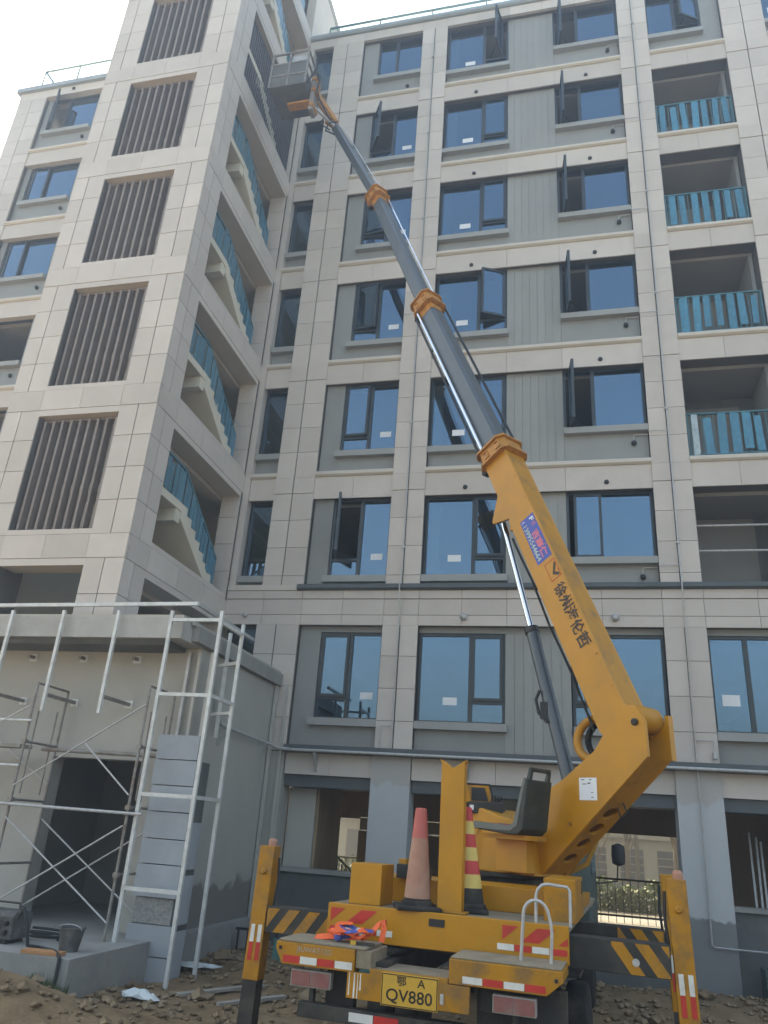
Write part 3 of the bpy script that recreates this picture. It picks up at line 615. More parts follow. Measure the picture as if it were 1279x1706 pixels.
# shell and stairs
piece('tower_wall', 'stair_plaster', ST, XL + .02, XL + .22, YT + .67, D + 2.2, 4.6, ZR)
piece('tower_wall', 'stair_plaster', ST, XL + .22, XT - .3, D + 2.0, D + 2.2, 4.6, ZR)
piece('tower_roof', 'concrete', ST, XL, XT, YT, D + 2.2, ZR, ZR + .3)
piece('roof_wall', 'cream', ST, XT - .3, XT - .02, D + .0 + .01, D + 2.2, 24.13, ZR)
piece('shaft_wall', 'stair_plaster', ST, XT - .3, XT - .02, D + .5, D + 2.0, 4.6, 23.55)
piece('tower_floor', 'concrete', ST, XL + .22, XT - .05, YT + .06, D + 2.0, 4.62, 4.70)
for i in range(1, 8):
    zf = LV[i] - .08; zm = zf + 1.25
    piece('floor_landing', 'stair_plaster', ST, XL + .22, XT - .46, 14.28, D + 2.0, zf - .14, zf)
    piece('half_landing', 'stair_plaster', ST, XL + .22, XT - .09, YO0 + .002, 12.42, zm - .16, zm)
    piece('landing_beam', 'stair_plaster', ST, XL + .22, XT - .11, 12.22, 12.42, zm - .42, zm - .16)
    piece('half_landing', 'stair_plaster', ST, XL + .22, XT - .62, YT + .67, YO0, zm - .16, zm)
    n = 8; dy = (14.28 - 12.42) / n; dz = 1.25 / n
    for side in (0, 1):       # 0: lower flight at the open side, 1: upper flight behind it
        p = []
        for j in range(n):
            y = 12.42 + j * dy
            if side == 0: p += [(y, zm - j * dz), (y + dy, zm - j * dz)] if j == 0 else [(y, zm - j * dz), (y + dy, zm - j * dz)]
            else: p += [(y, zm + (j + 1) * dz), (y + dy, zm + (j + 1) * dz)]
        if side == 0: p += [(14.28, zf), (14.28, zf - .12), (14.1, zf - .12), (12.42, zm - .30)]
        else: p = [(12.42, zm)] + p + [(14.28, zm + 1.25 - .14), (14.0, zm + 1.25 - .20), (12.42, zm - .16)]
        x0, x1 = ((-8.72, XT - .10) if side == 0 else (XL + .22, -8.85))
        if i == 7 and side == 1: continue
        MB().prism(p, lambda a, b, h: (h, a, b), x0, x1).build('stair_flight', 'stair_plaster', ST)
    if i in (5,): continue
    # railing wrapped in blue film along landing and flight
    xr = XT - .14
    G = MB(); G.bar((xr, YO0, zm + .78), (xr, 12.38, zm + .74), .045); G.bar((xr, 12.38, zm + .74), (xr, 14.22, zf + .74), .045); G.bar((xr, 12.38, zm), (xr, 12.38, zm + .76), .04); G.bar((xr, 14.2, zf), (xr, 14.2, zf + .74), .04)
    Go = G.build('stair_railing', 'rail_teal', ST)
    ns = 17
    for j in range(ns):
        y0 = YO0 + .02 + j * (14.2 - YO0) / ns; y1 = y0 + (14.2 - YO0) / ns - .025; yo = random.uniform(-.012, .012)
        def zz(y): return zm if y < 12.42 else zm - (y - 12.42) / (14.28 - 12.42) * 1.25
        b = random.uniform(.0, .05); tt = random.uniform(.62, .70)
        MB().prism([(y0, zz(y0) + .05 - b), (y1, zz(y1) + .05 - b), (y1, zz(y1) + tt), (y0, zz(y0) + tt + random.uniform(-.02, .02))], lambda a, b_, h: (h, a, b_), xr + .025 + yo, xr + .032 + yo).build('film_strip', 'film_teal', Go)
# half-height wall seen through the louvres
for s in LV[1:6]: piece('inner_parapet', 'stair_plaster', ST, XO0 + .55, XO1 + .15, YT + .95, YT + 1.07, s - .05, s + .92)

# ------------------------------------------------------------------ entrance porch
PX, PY = -5.83, 11.29
EP = thing('entrance_porch', 'unfinished grey concrete entrance porch with flat canopy below the tower', 'porch', (-8, 11.5, -.3))
DX0, DX1, DZ = -8.15, -6.53, 2.55
w = MB(); w.box(-14, DX0, PY, PY + .3, -.4, 4.33); w.box(DX1, PX, PY, PY + .3, -.4, 4.33); w.box(DX0, DX1, PY, PY + .3, DZ, 4.33); w.build('front_wall', 'plaster', EP)
MB().box(PX - .25, PX, PY + .3, D - .002, .05, 4.34).build('side_wall', 'porch_render', EP)
MB().box(-14, PX - .02, 10.55, D - .01, 4.33, 4.66).build('canopy', 'canopy_concrete', EP)
MB().box(-14, PX - .03, 10.555, 11.2, 4.661, 4.70).build('canopy_screed', 'plaster_light', EP)
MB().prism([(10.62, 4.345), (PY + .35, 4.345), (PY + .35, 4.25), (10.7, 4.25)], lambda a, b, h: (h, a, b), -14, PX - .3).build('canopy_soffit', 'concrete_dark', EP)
MB().box(PX - .018, PX + .10, 10.9, D - .004, 4.36, 4.60).build('side_eave', 'concrete', EP)
MB().box(PX + .0, PX + .05, 10.8, D - .004, 4.60, 4.66).build('eave_edge', 'plaster_light', EP)
MB().box(PX - .24, PX + .015, PY + .32, D - .01, -.5, .047).build('base_membrane', 'membrane_teal', EP)
for x in (PX + .02, -5.62): MB().box(x, x + .05, D - .18 if x < -5.7 else D - .04, D - .1 if x < -5.7 else D - .003, .1, 4.35).build('edge_trim', 'plaster_light', EP)
MB().box(-14, -5.66, 8.95, PY + 4, -.7, .2).build('entrance_slab', 'concrete', EP)
MB().box(DX0 - 1, DX1 + .6, PY + 3.0, PY + 3.2, .2, 4.3).build('inner_wall', 'interior', EP)
for x, t in ((DX0 - 1, .1), (DX1 + .5, .1)): MB().box(x, x + t, PY + .3, PY + 3.0, .2, 4.3).build('inner_wall', 'interior', EP)
for x in (-8.95, -7.97, -6.97, -9.93):
    for z in (3.40, 4.13):
        b = MB(); b.box(x - .07, x + .07, PY - .012, PY - .001, z - .06, z + .06); bo = b.build('fixing_plate', 'steel_white', EP)
        MB().bar((x, PY - .013, z), (x, PY - (.14 if z > 4 else .78), z), .05, .05).build('fixing_arm', 'scaffold_steel', bo)
# stone-clad corner column
CC = MB().box(-6.0, -5.40, 10.84, PY - .005, -.35, 2.56).build('corner_column', 'concrete_dark', EP)
zc = -.38
for i, h in enumerate((.40, .38, .33, .42, .33, .36, .36, .36, .36)):
    dx = random.uniform(-.012, .012)
    piece('stone_block', 'rough_mortar' if i == 2 else 'stone_block', CC, -6.05 + dx + (.04 if i == 2 else 0), -5.38 + dx - (.05 if i == 2 else 0), 10.80 + random.uniform(-.01, .008) + (.03 if i == 2 else 0), 10.90, zc + .006, zc + h - .008); zc += h
for z in (.3, 1.0, 1.7): piece('stone_block', 'stone_block', CC, -5.40, -5.375, 10.9, 11.25, z - .6, z + .02)
# rendered corner strip with channels above the column
for x in (-6.02, -5.84, -5.62): MB().box(x, x + .05, PY - .10, PY - .03, 2.6, 4.25).build('steel_channel', 'plaster_light' if x > -5.9 else 'galvanised', EP)

# steel tube frame before the porch
SF = thing('steel_tube_frame', 'white square steel tube frame standing round the stone column of the porch', 'frame', (-5.6, 10.6, -.3))
def tb(p0, p1, name='tube_rail', w=.05, mat='steel_white'): return MB().bar(p0, p1, w, w, up=(0, 1, 0)).build(name, mat, SF)
FP = {'fl': (-5.985, 10.42, .2), 'fr': (-5.15, 10.42, -.33), 'rl': (-5.62, 11.80, 3.0), 'rr': (-5.14, 11.22, -.3)}
for kk, (x, y, z) in FP.items(): tb((x, y, z), (x, y, 4.72 if kk[0] == 'f' else 4.72), 'post')
for z in (.85, 2.05, 3.45, 4.58): tb((-5.96, 10.42, z), (-5.175, 10.42, z), 'rung')
for z in (2.05, 3.45, 4.55): tb((-5.15, 10.445, z), (-5.14, 11.195, z), 'rung')
for z in (3.32, 4.10): tb((-5.60, 11.5, z), (-5.15, 11.24, z), 'rung')
PS = thing('hanging_tube_frame', 'row of white steel tubes hanging before the canopy from a top rail', 'frame', (-8, 10.45, 3.1))
for x in (-6.94, -7.93, -8.89, -9.86): MB().bar((x, 10.45, 3.14), (x, 10.45, 4.73), .05, .05, up=(0, 1, 0)).build('post', 'steel_white', PS)
MB().bar((-13, 10.50, 4.80), (-5.62, 10.50, 4.86), .055, .055).build('top_rail', 'steel_white', PS)
MB().bar((-5.62, 10.5, 4.86), (-5.55, 12.6, 4.80), .055, .055).build('top_rail', 'galvanised', PS)

# door-frame scaffold
SCF = thing('scaffold', 'rusty portal-frame scaffold with crossed braces before the dark porch door', 'scaffold', (-7.1, 10.7, .2))
def tube(name, pts, r=.021, mat='scaffold_steel', par=SCF): return MB().tube(pts, r, 8).build(name, mat, par, smooth=True)
for x in (-9.95, -8.03, -6.10):
    for y in (10.36, 11.14):
        tube('post', [(x, y, .2), (x, y, 3.56 if x > -9 else 3.5)])
        tube('inner_post', [(x, y + (.16 if y < 10.5 else -.16), 1.95), (x, y + (.16 if y < 10.5 else -.16), 3.2)], .014)
    for z in (1.0, 1.86, 2.68, 3.55): tube('rung', [(x, 10.36, z), (x, 11.14, z)], .018)
for x in (-9.95, -8.03, -6.10):
    for z in (1.0, 1.86, 2.68): MB().box(x - .035, x + .035, 10.325, 10.395, z - .03, z + .03).build('clamp', 'scaffold_steel', SCF)
def brace(x0, x1, y, z0, z1): tube('brace', [(x0, y, z0), (x1, y, z1)], .013, 'galvanised')
brace(-8.03, -6.10, 10.34, 1.62, .42); brace(-8.03, -6.10, 10.30, .42, 1.62); brace(-8.03, -6.10, 11.16, 1.62, .42); brace(-8.03, -6.10, 11.18, .42, 1.62)
brace(-8.03, -6.10, 10.34, 2.05, 3.28); brace(-6.95, -6.10, 10.30, 2.68, 2.02); brace(-9.95, -8.03, 10.34, 1.62, .42); brace(-9.95, -8.03, 10.30, 2.1, 3.2); brace(-9.95, -8.03, 11.16, 3.2, 2.1)
tube('ledger', [(-8.5, 10.31, 1.80), (-5.85, 10.31, 1.78)], .022, 'galvanised'); tube('ledger', [(-8.1, 10.9, 2.62), (-5.75, 10.9, 2.60)], .03); tube('ledger', [(-11, 10.31, 2.98), (-7.95, 10.31, 2.98)], .018, 'steel_white'); tube('ledger', [(-11, 10.31, 2.33), (-8.0, 10.31, 2.33)], .018, 'steel_white')
MB().box(-11.5, -8.2, 10.5, 10.8, 2.60, 2.65).build('plank', 'wood_grey', SCF)

# ------------------------------------------------------------------ gas pipes
GP = thing('gas_main_pipe', 'long bright horizontal gas pipe fixed along the ledge above the ground floor', 'pipe', (0, D - .2, 3.1))
MB().tube([(-5.35, D - .17, 3.13), (8.2, D - .17, 3.13)], .028, 10).build('pipe', 'galvanised', GP, smooth=True)
for x in (-4.85, -1.9, .9, 3.6): MB().prism([(D + .05, 3.09), (D - .2, 3.09), (D - .2, 3.05), (D + .03, 2.75), (D + .05, 2.75)], lambda a, b, h: (h, a, b), x - .012, x + .012).build('bracket', 'galvanised', GP)
G2 = thing('porch_side_pipe', 'grey horizontal pipe on brackets along the side wall of the porch', 'pipe', (-5.72, 13, 3.1))
MB().tube([(-5.70, 11.95, 3.9), (-5.70, 12.02, 3.28), (-5.70, 12.1, 3.24), (-5.70, 14.4, 3.19), (-5.62, D - .2, 3.15), (-5.36, D - .18, 3.13)], .03, 10).build('pipe', 'galvanised', G2, smooth=True)
for y in (12.3, 14.1): MB().prism([(PX + .003, 3.2), (-5.66, 3.2), (-5.66, 3.16), (PX + .02, 2.92), (PX + .003, 2.92)], lambda a, b, h: (a, h, b), y - .012, y + .012).build('bracket', 'galvanised', G2)
for nm, x, zb, lb in (('gas_riser_pipe', -3.36, 3.2, 'thin vertical gas riser on the cream pilaster left of the boom foot side windows'), ('gas_riser_pipe', 2.09, .45, 'thin vertical gas riser with valve loop on the pilaster beside the balconies')):
    G3 = thing(nm, lb, 'pipe', (x, D - .05, zb))
    MB().tube([(x - .02, D - .05, zb), (x, D - .05, 6.0), (x - .01, D - .16, 6.3), (x - .01, D - .16, 6.55), (x, D - .05, 6.8), (x + .01, D - .05, 15), (x, D - .05, 23.2)], .014, 6).build('pipe', 'galvanised', G3, smooth=True)
    for k in range(3, 9): MB().box(x - .03, x + .03, D - .075, D - .002, FL[k] + 1.1, FL[k] + 1.14).build('clip', 'galvanised', G3)
    if x > 0:
        MB().tube([(x, D - .05, .45), (x + .02, D - .05, .43), (3.2, D - .05, .43)], .014, 6).build('branch', 'galvanised', G3)
        MB().tube([(x, D - .05, 3.62), (x + .3, D - .05, 3.62), (x + .3, D - .05, 3.18)], .012, 6).build('branch', 'galvanised', G3)
        MB().lathe([(.02, 0), (.04, .02), (.04, .12), (.02, .14)], (x + .3, D - .05, 3.3), 8).build('valve', 'galvanised', G3)
        for k in (3, 4, 5, 6, 7, 8):
            zz_ = (FL[k] + .61) if k > 3 else 6.87; MB().tube([(x, D - .045, zz_), (1.70, D - .045, zz_)], .009, 5).build('branch', 'galvanised', G3)
    else:
        MB().tube([(x, D - .05, 3.66), (x - .25, D - .05, 3.66), (x - .25, D - .05, 3.18)], .012, 6).build('branch', 'galvanised', G3)

# ------------------------------------------------------------------ boom lift truck (local frame: x right, y forward, z up)
TO = Vector((-1.08, 7.0, 0)); TH = R(4.0); TEX = Vector((math.cos(TH), -math.sin(TH), 0)); TEY = Vector((math.sin(TH), math.cos(TH), 0))
def T(x, y, z): p = TO + TEX * x + TEY * y; return (p.x, p.y, z)
TK = thing('boom_lift_truck', 'yellow truck-mounted boom lift seen from behind with its telescopic arm raised to the facade', 'truck', T(0, 2.5, -.2))
def tbox(name, mat, x0, x1, y0, y1, z0, z1, par=None, bevel=.006): return MB().box(x0, x1, y0, y1, z0, z1).xf(T).build(name, mat, par or TK, bevel=bevel)
deck = tbox('deck', 'deck_dirty', -1.01, 1.01, .012, 4.1, 1.15, 1.195)
tail = tbox('tail_panel', 'yellow_paint', -1.01, 1.01, 0, .04, .93, 1.20)
def face(y): return lambda a, b, h: T(a, y - h, b)          # a quad on a face looking backwards
def decal(name, mat, poly, y, par, t=.004): return MB().prism(poly, face(y), .0005, t).build(name, mat, par)
for x0, x1 in ((-.98, -.48), (.49, 1.0)):
    z0, z1 = 1.06, 1.165; w = x1 - x0
    for i in range(5):
        a = x0 + (i - 1) * w / 4 * 1.0 * 1.15; sl = .13
        pl = [(a, z0), (a + w / 4 * 1.15 * .98, z0), (a + w / 4 * 1.15 * .98 + sl, z1), (a + sl, z1)]
        # clip the parallelogram to the field
        def clip(poly, xa, keep):
            out = []
            for j in range(len(poly)):
                p, q = poly[j], poly[(j + 1) % len(poly)]; ip = (p[0] >= xa) if keep else (p[0] <= xa); iq = (q[0] >= xa) if keep else (q[0] <= xa)
                if ip: out.append(p)
                if ip != iq: t = (xa - p[0]) / (q[0] - p[0]); out.append((xa, p[1] + (q[1] - p[1]) * t))
            return out
        pl = clip(clip(pl, x0, True), x1, False) if len(pl) > 2 else pl
        if len(pl) > 2 and i % 2 == 0: decal('chevron_stripe', 'red_reflect', pl, 0, tail)
def strips(xa, xb, n, z0, z1, y, par, first='white_reflect', dzdx=0):
    w = (xb - xa) / n; cs = ['white_reflect', 'red_reflect'] if first[0] == 'w' else ['red_reflect', 'white_reflect']
    for i in range(n):
        a = xa + i * w; decal('reflective_strip', cs[i % 2], [(a, z0), (a + w - .006, z0), (a + w - .006, z1), (a, z1)], y, par)
strips(.45, 1.0, 4, .99, 1.035, 0, tail); strips(-.98, -.42, 4, .985, 1.03, 0, tail, 'red')
decal('tail_grip', 'black_steel', [(-.115, 1.10), (.015, 1.10), (.015, 1.155), (-.115, 1.155)], 0, tail, .012)
# stepped rear platform
YB = -.45
stl = MB().prism([(-1.26, .925), (-1.26, .87), (-1.20, .77), (-.59, .77), (-.59, .925)], lambda a, b, h: T(a, h, b), YB, -.002).build('step', 'yellow_worn', TK, bevel=.006)
tbox('step_tread', 'deck_dirty', -1.245, -.50, YB + .012, -.003, .926, .945, stl)
tbox('step_riser', 'deck_dirty', -.585, -.46, YB + .02, -.003, .80, .924, stl)
strips(-1.19, -.60, 4, .785, .835, YB, stl, 'red')
tb0 = MB().prism([(-.64, .60), (.32, .60), (.32, .775), (.155, .775), (.155, .81), (-.46, .81), (-.46, .775), (-.64, .775)], lambda a, b, h: T(a, h, b), YB, YB + .04).build('plate_panel', 'yellow_worn', TK, bevel=.004)
tbox('middle_tread', 'deck_dirty', -.455, .15, YB + .04, -.003, .785, .806)
stepr = MB().prism([(.16, .945), (.16, .78), (.88, .78), (1.0, .875), (1.0, .945)], lambda a, b, h: T(a, h, b), YB + .001, -.002).build('step', 'yellow_worn', TK, bevel=.006)
tbox('step_tread', 'deck_dirty', .17, .99, YB + .012, -.003, .946, .962, stepr)
strips(.265, .88, 4, .795, .84, YB + .001, stepr)
for x in (.95, -1.22): tbox('rivet', 'black_steel', x - .012, x + .012, YB - .003, YB, .87, .895, stepr if x > 0 else stl, bevel=0)
text_on('lettering', 'JIUWAT12D', 'lamp_rim', stl, lambda a, b: T(-.93 + a, YB - .003, .88 + b), .30, .05)
for x, z_, w_ in ((-.625, .62, .010), (-.585, .605, .014), (-.555, .605, .008), (-.535, .66, .012)): decal('paint_drip', 'white_reflect', [(x, z_), (x + w_, z_), (x + w_ * .8, .77), (x + w_ * .2, .77)], YB, tb0, .002)
PLT = tbox('licence_plate', 'plate_yellow', -.36, .085, YB - .006, YB, .585, .803, tb0, bevel=.003)
text_on('plate_text', 'QV880', 'ink', PLT, lambda a, b: T(-.137 + a, YB - .008, .655 + b), .36, .098, .01)
text_on('plate_text', '鄂', 'ink', PLT, lambda a, b: T(-.20 + a, YB - .008, .757 + b), .075, .062, .012)
text_on('plate_text', 'A', 'ink', PLT, lambda a, b: T(-.045 + a, YB - .008, .755 + b), .062, .055, .01)
rim = MB(); rect_frame(rim, -.355, .08, .59, .798, YB - .0085, YB - .0062, .006); rim.xf(T).build('plate_border', 'ink', PLT)
tbox('latch', 'galvanised', .10, .13, YB - .012, YB, .64, .71, tb0)
for x0, x1, z0 in ((-1.13, -.79, .62), (.48, .80, .625)):
    lp = tbox('tail_lamp', 'lamp_rim', x0, x1, -.40, -.33, z0, z0 + .12, bevel=.008)
    tbox('lens', 'lamp_red', x0 + .01, (x0 + x1) / 2 - .003, -.406, -.40, z0 + .01, z0 + .11, lp, bevel=.002); tbox('lens', 'lamp_red', (x0 + x1) / 2 + .003, x1 - .01, -.406, -.40, z0 + .01, z0 + .11, lp, bevel=.002)
    tbox('lamp_bracket', 'black_dirty', (x0 + x1) / 2 - .02, (x0 + x1) / 2 + .02, -.36, -.30, .50, z0 + .01, lp)
ub = tbox('underrun_bar', 'black_dirty', -1.05, 1.0, -.40, -.30, .42, .52)
strips(-.62, -.22, 2, .44, .50, -.40, ub); strips(.05, .9, 4, .43, .49, -.40, ub)
for x in (-.42, .42): tbox('frame_rail', 'black_dirty', x - .05, x + .05, -.30, 6.0, .60, .84)
tbox('rear_skirt', 'black_dirty', .33, 1.0, -.2, -.1, .45, .78); tbox('rear_skirt', 'black_dirty', -.9, -.66, -.2, -.1, .45, .76)
# grab handles
def ttube(name, mat, pts, r, par=None, n=8): return MB().tube([T(*p) for p in pts], r, n).build(name, mat, par or TK, smooth=True)
ttube('grab_handle', 'galvanised', [(.67, -.25, .95), (.69, -.25, 1.28)] + [(.785 + .095 * math.cos(t), -.25, 1.28 + .10 * math.sin(t)) for t in [math.pi - i * math.pi / 8 for i in range(1, 8)]] + [(.895, -.25, 1.24), (.905, -.25, 1.17), (.895, -.25, .95)], .013)
ttube('grab_handle', 'galvanised', [(.75, .06, 1.19), (.75, .06, 1.39), (.765, .06, 1.44), (.80, .06, 1.475), (.84, .06, 1.485), (1.0, .06, 1.475), (1.02, .06, 1.45), (1.02, .06, 1.19)], .013)
# boxes on the deck
tbox('tool_box', 'yellow_paint', -.87, -.585, .12, .50, 1.196, 1.52)
tx = tbox('tool_box', 'yellow_worn', .78, 1.045, .36, 1.25, 1.19, 1.52)
for i in range(3): MB().box(1.045, 1.048, 1.05 + i * .05, 1.075 + i * .05, 1.38, 1.49).xf(T).build('vent_slot', 'black_steel', tx)
tbox('sub_frame', 'yellow_paint', -.90, .78, .80, 1.5, 1.196, 1.40); tbox('sub_frame', 'yellow_worn', -1.0, 1.0, 1.5, 3.2, 1.196, 1.30)
tbox('valve_block', 'black_dirty', -.62, -.3, .70, .79, 1.40, 1.52); tbox('valve_box', 'yellow_paint', -.66, -.58, .9, 1.0, 1.40, 1.56)
# boom rest
rest = MB().prism([(-.085, 1.196), (.125, 1.196), (.125, 2.40), (.145, 2.43), (.12, 2.42), (.02, 2.355), (-.075, 2.42), (-.105, 2.43), (-.085, 2.40)], lambda a, b, h: T(a, h, b), .13, .25).build('boom_rest', 'yellow_paint', TK, bevel=.005)
tbox('rest_foot', 'yellow_worn', -.14, .17, .10, .29, 1.196, 1.215, rest)
# outriggers
def hazard(name_par, x0, x1, z0, z1, y, rev, n=4, w=.105, start=0):
    sl = (z1 - z0) * .75
    for i in range(n):
        a = start + i * 2 * w * .93
        pl = [(a, z0), (a + w, z0), (a + w + sl, z1), (a + sl, z1)] if not rev else [(a + sl, z0), (a + w + sl, z0), (a + w, z1), (a, z1)]
        pl = clip(clip(pl, x0, True), x1, False)
        if len(pl) > 2: decal('hazard_stripe', 'yellow_worn', pl, y, name_par)
def leg(lx, ly, nm, tilt):
    def Lg(x, y, z): return T(lx + x + (1.6 - z) * tilt, ly + y, z)
    o = MB().box(-.075, .075, -.075, .075, .50, 1.595).xf(Lg).build('outrigger_leg', 'yellow_worn', TK, bevel=.006)
    MB().box(-.068, .068, -.068, .068, -.12, .50).xf(Lg).build('inner_leg', 'black_dirty', o)
    MB().box(-.20, .20, -.20, .20, -.19, -.12).xf(Lg).build('foot_pad', 'black_dirty', o)
    for dx in (-.052, .018):
        for c, a, b in (('white_reflect', .80, .94), ('red_reflect', .655, .797)): MB().box(dx, dx + .038, -.079, -.0755, a, b).xf(Lg).build('reflective_strip', c, o)
    MB().lathe([(.03, 0), (.03, .012), (.018, .03)], Lg(.0, -.075, 1.38), 10, axis=-TEY).build('bolt_head', 'yellow_worn', o)
    if nm != 'r2': MB().lathe([(.042, 0), (.042, .04), (.03, .065)], Lg(.02, 0, 1.595), 10).build('warning_lamp', 'cone_faded', o)
    ttube('hose', 'black_steel', [(lx + (.10 if lx < 0 else -.09), ly, 1.5), (lx + (.12 if lx < 0 else -.10), ly - .02, 1.3), (lx + (.10 if lx < 0 else -.08), ly - .02, 1.08)], .012, o, 6)
    return o
leg(-1.76, .32, 'l', -.025); leg(1.835, .28, 'r', .03); leg(1.82, 1.45, 'r2', .03)
bl = tbox('outrigger_beam', 'black_dirty', -1.68, .6, .22, .42, .885, 1.10); hazard(bl, -1.67, -1.06, .895, 1.085, .22, False, start=-1.80)
br = tbox('outrigger_beam', 'black_dirty', .6, 1.76, .18, .38, .895, 1.125); hazard(br, 1.32, 1.75, .90, 1.115, .18, True, start=1.30)
br2 = tbox('outrigger_beam', 'black_dirty', -.3, 1.75, 1.35, 1.55, .90, 1.13); hazard(br2, 1.34, 1.74, .92, 1.12, 1.35, True, start=1.25)
MB().lathe([(.028, 0), (.028, .01)], T(1.50, .178, .985), 12, axis=-TEY).build('beam_pin', 'galvanised', br)
# wheels
for x in (-.80, .80):
    for y in (1.75, 5.3):
        for dx in ((-.14, .14) if y < 3 else (0,)):
            c = T(x + dx, y, .20)
            prof = [(.20, -.10), (.33, -.11), (.385, -.09), (.40, -.05), (.40, .05), (.385, .09), (.33, .11), (.20, .10)]
            wh = MB().lathe(prof, c, 32, axis=TEX).build('wheel', 'rubber', TK, smooth=True)
            MB().lathe([(.05, -.07), (.205, -.04), (.205, .04), (.05, .07)], c, 20, axis=TEX).build('rim', 'black_dirty', wh, smooth=True)
for x in (-1.0, .62): tbox('mudguard', 'black_dirty', x, x + .38, 1.25, 2.3, .68, .71)
# cab
cabp = [(4.3, .55), (4.3, 1.55), (4.36, 2.02), (4.5, 2.08), (5.6, 2.06), (5.85, 1.5), (6.0, 1.35), (6.0, .5)]
cb = MB().prism(cabp, lambda a, b, h: T(h, a, b), -.93, .95).build('cab', 'green_door', TK, bevel=.03)
MB().prism([(4.295, 1.5), (4.33, 1.98), (4.34, 1.98), (4.305, 1.5)], lambda a, b, h: T(h, a, b), -.75, .78).build('rear_window', 'cab_glass', cb)
MB().prism([(4.55, 1.45), (5.65, 1.45), (5.5, 1.95), (4.6, 1.98)], lambda a, b, h: T(h, a, b), .951, .958).build('side_window', 'cab_glass', cb)
ttube('mirror_arm', 'black_steel', [(.96, 5.6, 1.3), (1.25, 5.75, 1.35), (1.27, 5.75, 1.6)], .012, cb); MB().lathe([(.02, 0), (.09, .03), (.10, .15), (.09, .27), (.02, .3)], T(1.28, 5.75, 1.55), 14).build('mirror', 'black_steel', cb, smooth=True)

# ---- turntable and boom, laid out in the vertical plane of the boom
C0 = Vector((-.777, 9.184, 0)); BA = Vector((-.788, .615, 0)).normalized(); BN = Vector((-BA.y, BA.x, 0))
if BN.dot(-C0) < 0: BN = -BN
def P(s, z, h=0.): p = C0 + BA * s + BN * h; return (p.x, p.y, z)
PF = lambda a, b, h: P(a, b, h)
MB().lathe([(.52, 1.30), (.52, 1.36), (.47, 1.37), (.47, 1.43), (.55, 1.44), (.55, 1.475)], (C0.x, C0.y, 0), 32).build('slewing_ring', 'black_dirty', TK)
ped = MB().prism([(-.70, 1.475), (.62, 1.475), (.62, 1.80), (.50, 2.0), (.30, 2.06), (.05, 2.10), (-.25, 2.02), (-.62, 1.95)], PF, -.24, .30).build('turntable', 'yellow_paint', TK, bevel=.012)
arm_poly = [(-1.40, 2.67), (-1.00, 2.40), (-.80, 2.30), (-.66, 1.87), (-.60, 1.50), (-.72, 1.50), (-2.00, 2.60), (-1.99, 2.92), (-1.90, 3.07), (-1.76, 3.10), (-1.60, 2.93)]
arm = MB().prism(arm_poly, PF, .16, .20).build('gooseneck', 'yellow_paint', TK, bevel=.004)
MB().prism(arm_poly, PF, -.20, -.16).build('side_plate', 'yellow_paint', arm, bevel=.004)
MB().prism([(-1.40, 2.67), (-1.00, 2.40), (-.80, 2.30), (-.66, 1.87), (-.60, 1.50), (-.64, 1.50), (-.70, 1.86), (-.84, 2.27), (-1.02, 2.365), (-1.42, 2.635)], PF, -.16, .16).build('top_plate', 'yellow_paint', arm)
# underside plate with four round holes
a0 = Vector((-.74, 1.515)); a1 = Vector((-1.99, 2.592)); du = (a1 - a0); Lu = du.length; du /= Lu; nu = Vector((du.y, -du.x)) * -1
if nu.y > 0: nu = -nu
m = MB(); cells = [(0, .12, 0), (.12, .34, .075), (.34, .56, .075), (.56, .78, .08), (.78, 1.0, .08), (1.0, Lu, 0)]
def U(t, h, d=0.): q = a0 + du * t - nu * d; return P(q.x, q.y, h)
for t0, t1, r in cells:
    if not r: m.add([U(t0, -.16), U(t1, -.16), U(t1, .16), U(t0, .16)], [(0, 1, 2, 3)]); continue
    n = 24; tc = (t0 + t1) / 2; ring = []; outer = []
    for j in range(n):
        a = 2 * math.pi * j / n; c, s_ = math.cos(a), math.sin(a); ring.append((tc + r * c, r * s_ * 1.15)); k = max(abs(c), abs(s_)); outer.append((tc + (t1 - t0) / 2 * c / k, .16 * s_ / k))
    o_ = len(m.v); m.v += [Vector(U(*p)) for p in ring] + [Vector(U(*p)) for p in outer] + [Vector(U(p[0], p[1], .03)) for p in ring]
    for j in range(n): q = (j + 1) % n; m.f += [(o_ + j, o_ + q, o_ + n + q, o_ + n + j), (o_ + j, o_ + 2 * n + j, o_ + 2 * n + q, o_ + q)]
m.build('underside_plate', 'yellow_worn', arm, fixn=False)
MB().prism([(-2.03, 2.60), (-1.99, 2.60), (-1.98, 3.02), (-2.02, 3.02)], PF, -.235, -.155).build('end_plate', 'yellow_paint', arm)
MB().lathe([(.11, -.19), (.13, -.15), (.13, .15), (.11, .19)], P(-1.84, 2.97, 0), 20, axis=BN).build('pivot_barrel', 'yellow_worn', arm, smooth=True)
MB().lathe([(.035, 0), (.035, .02), (.02, .035)], P(-1.885, 2.92, .20), 14, axis=BN).build('pivot_pin', 'black_dirty', arm)
MB().lathe([(.02, 0), (.02, .02)], P(-1.08, 1.98, .20), 10, axis=BN).build('grease_cap', 'yellow_worn', arm)
lab = MB().prism([(-1.205, 2.205), (-1.415, 2.205), (-1.415, 2.415), (-1.205, 2.415)], PF, .2005, .203).build('paper_label', 'white_paper', arm)
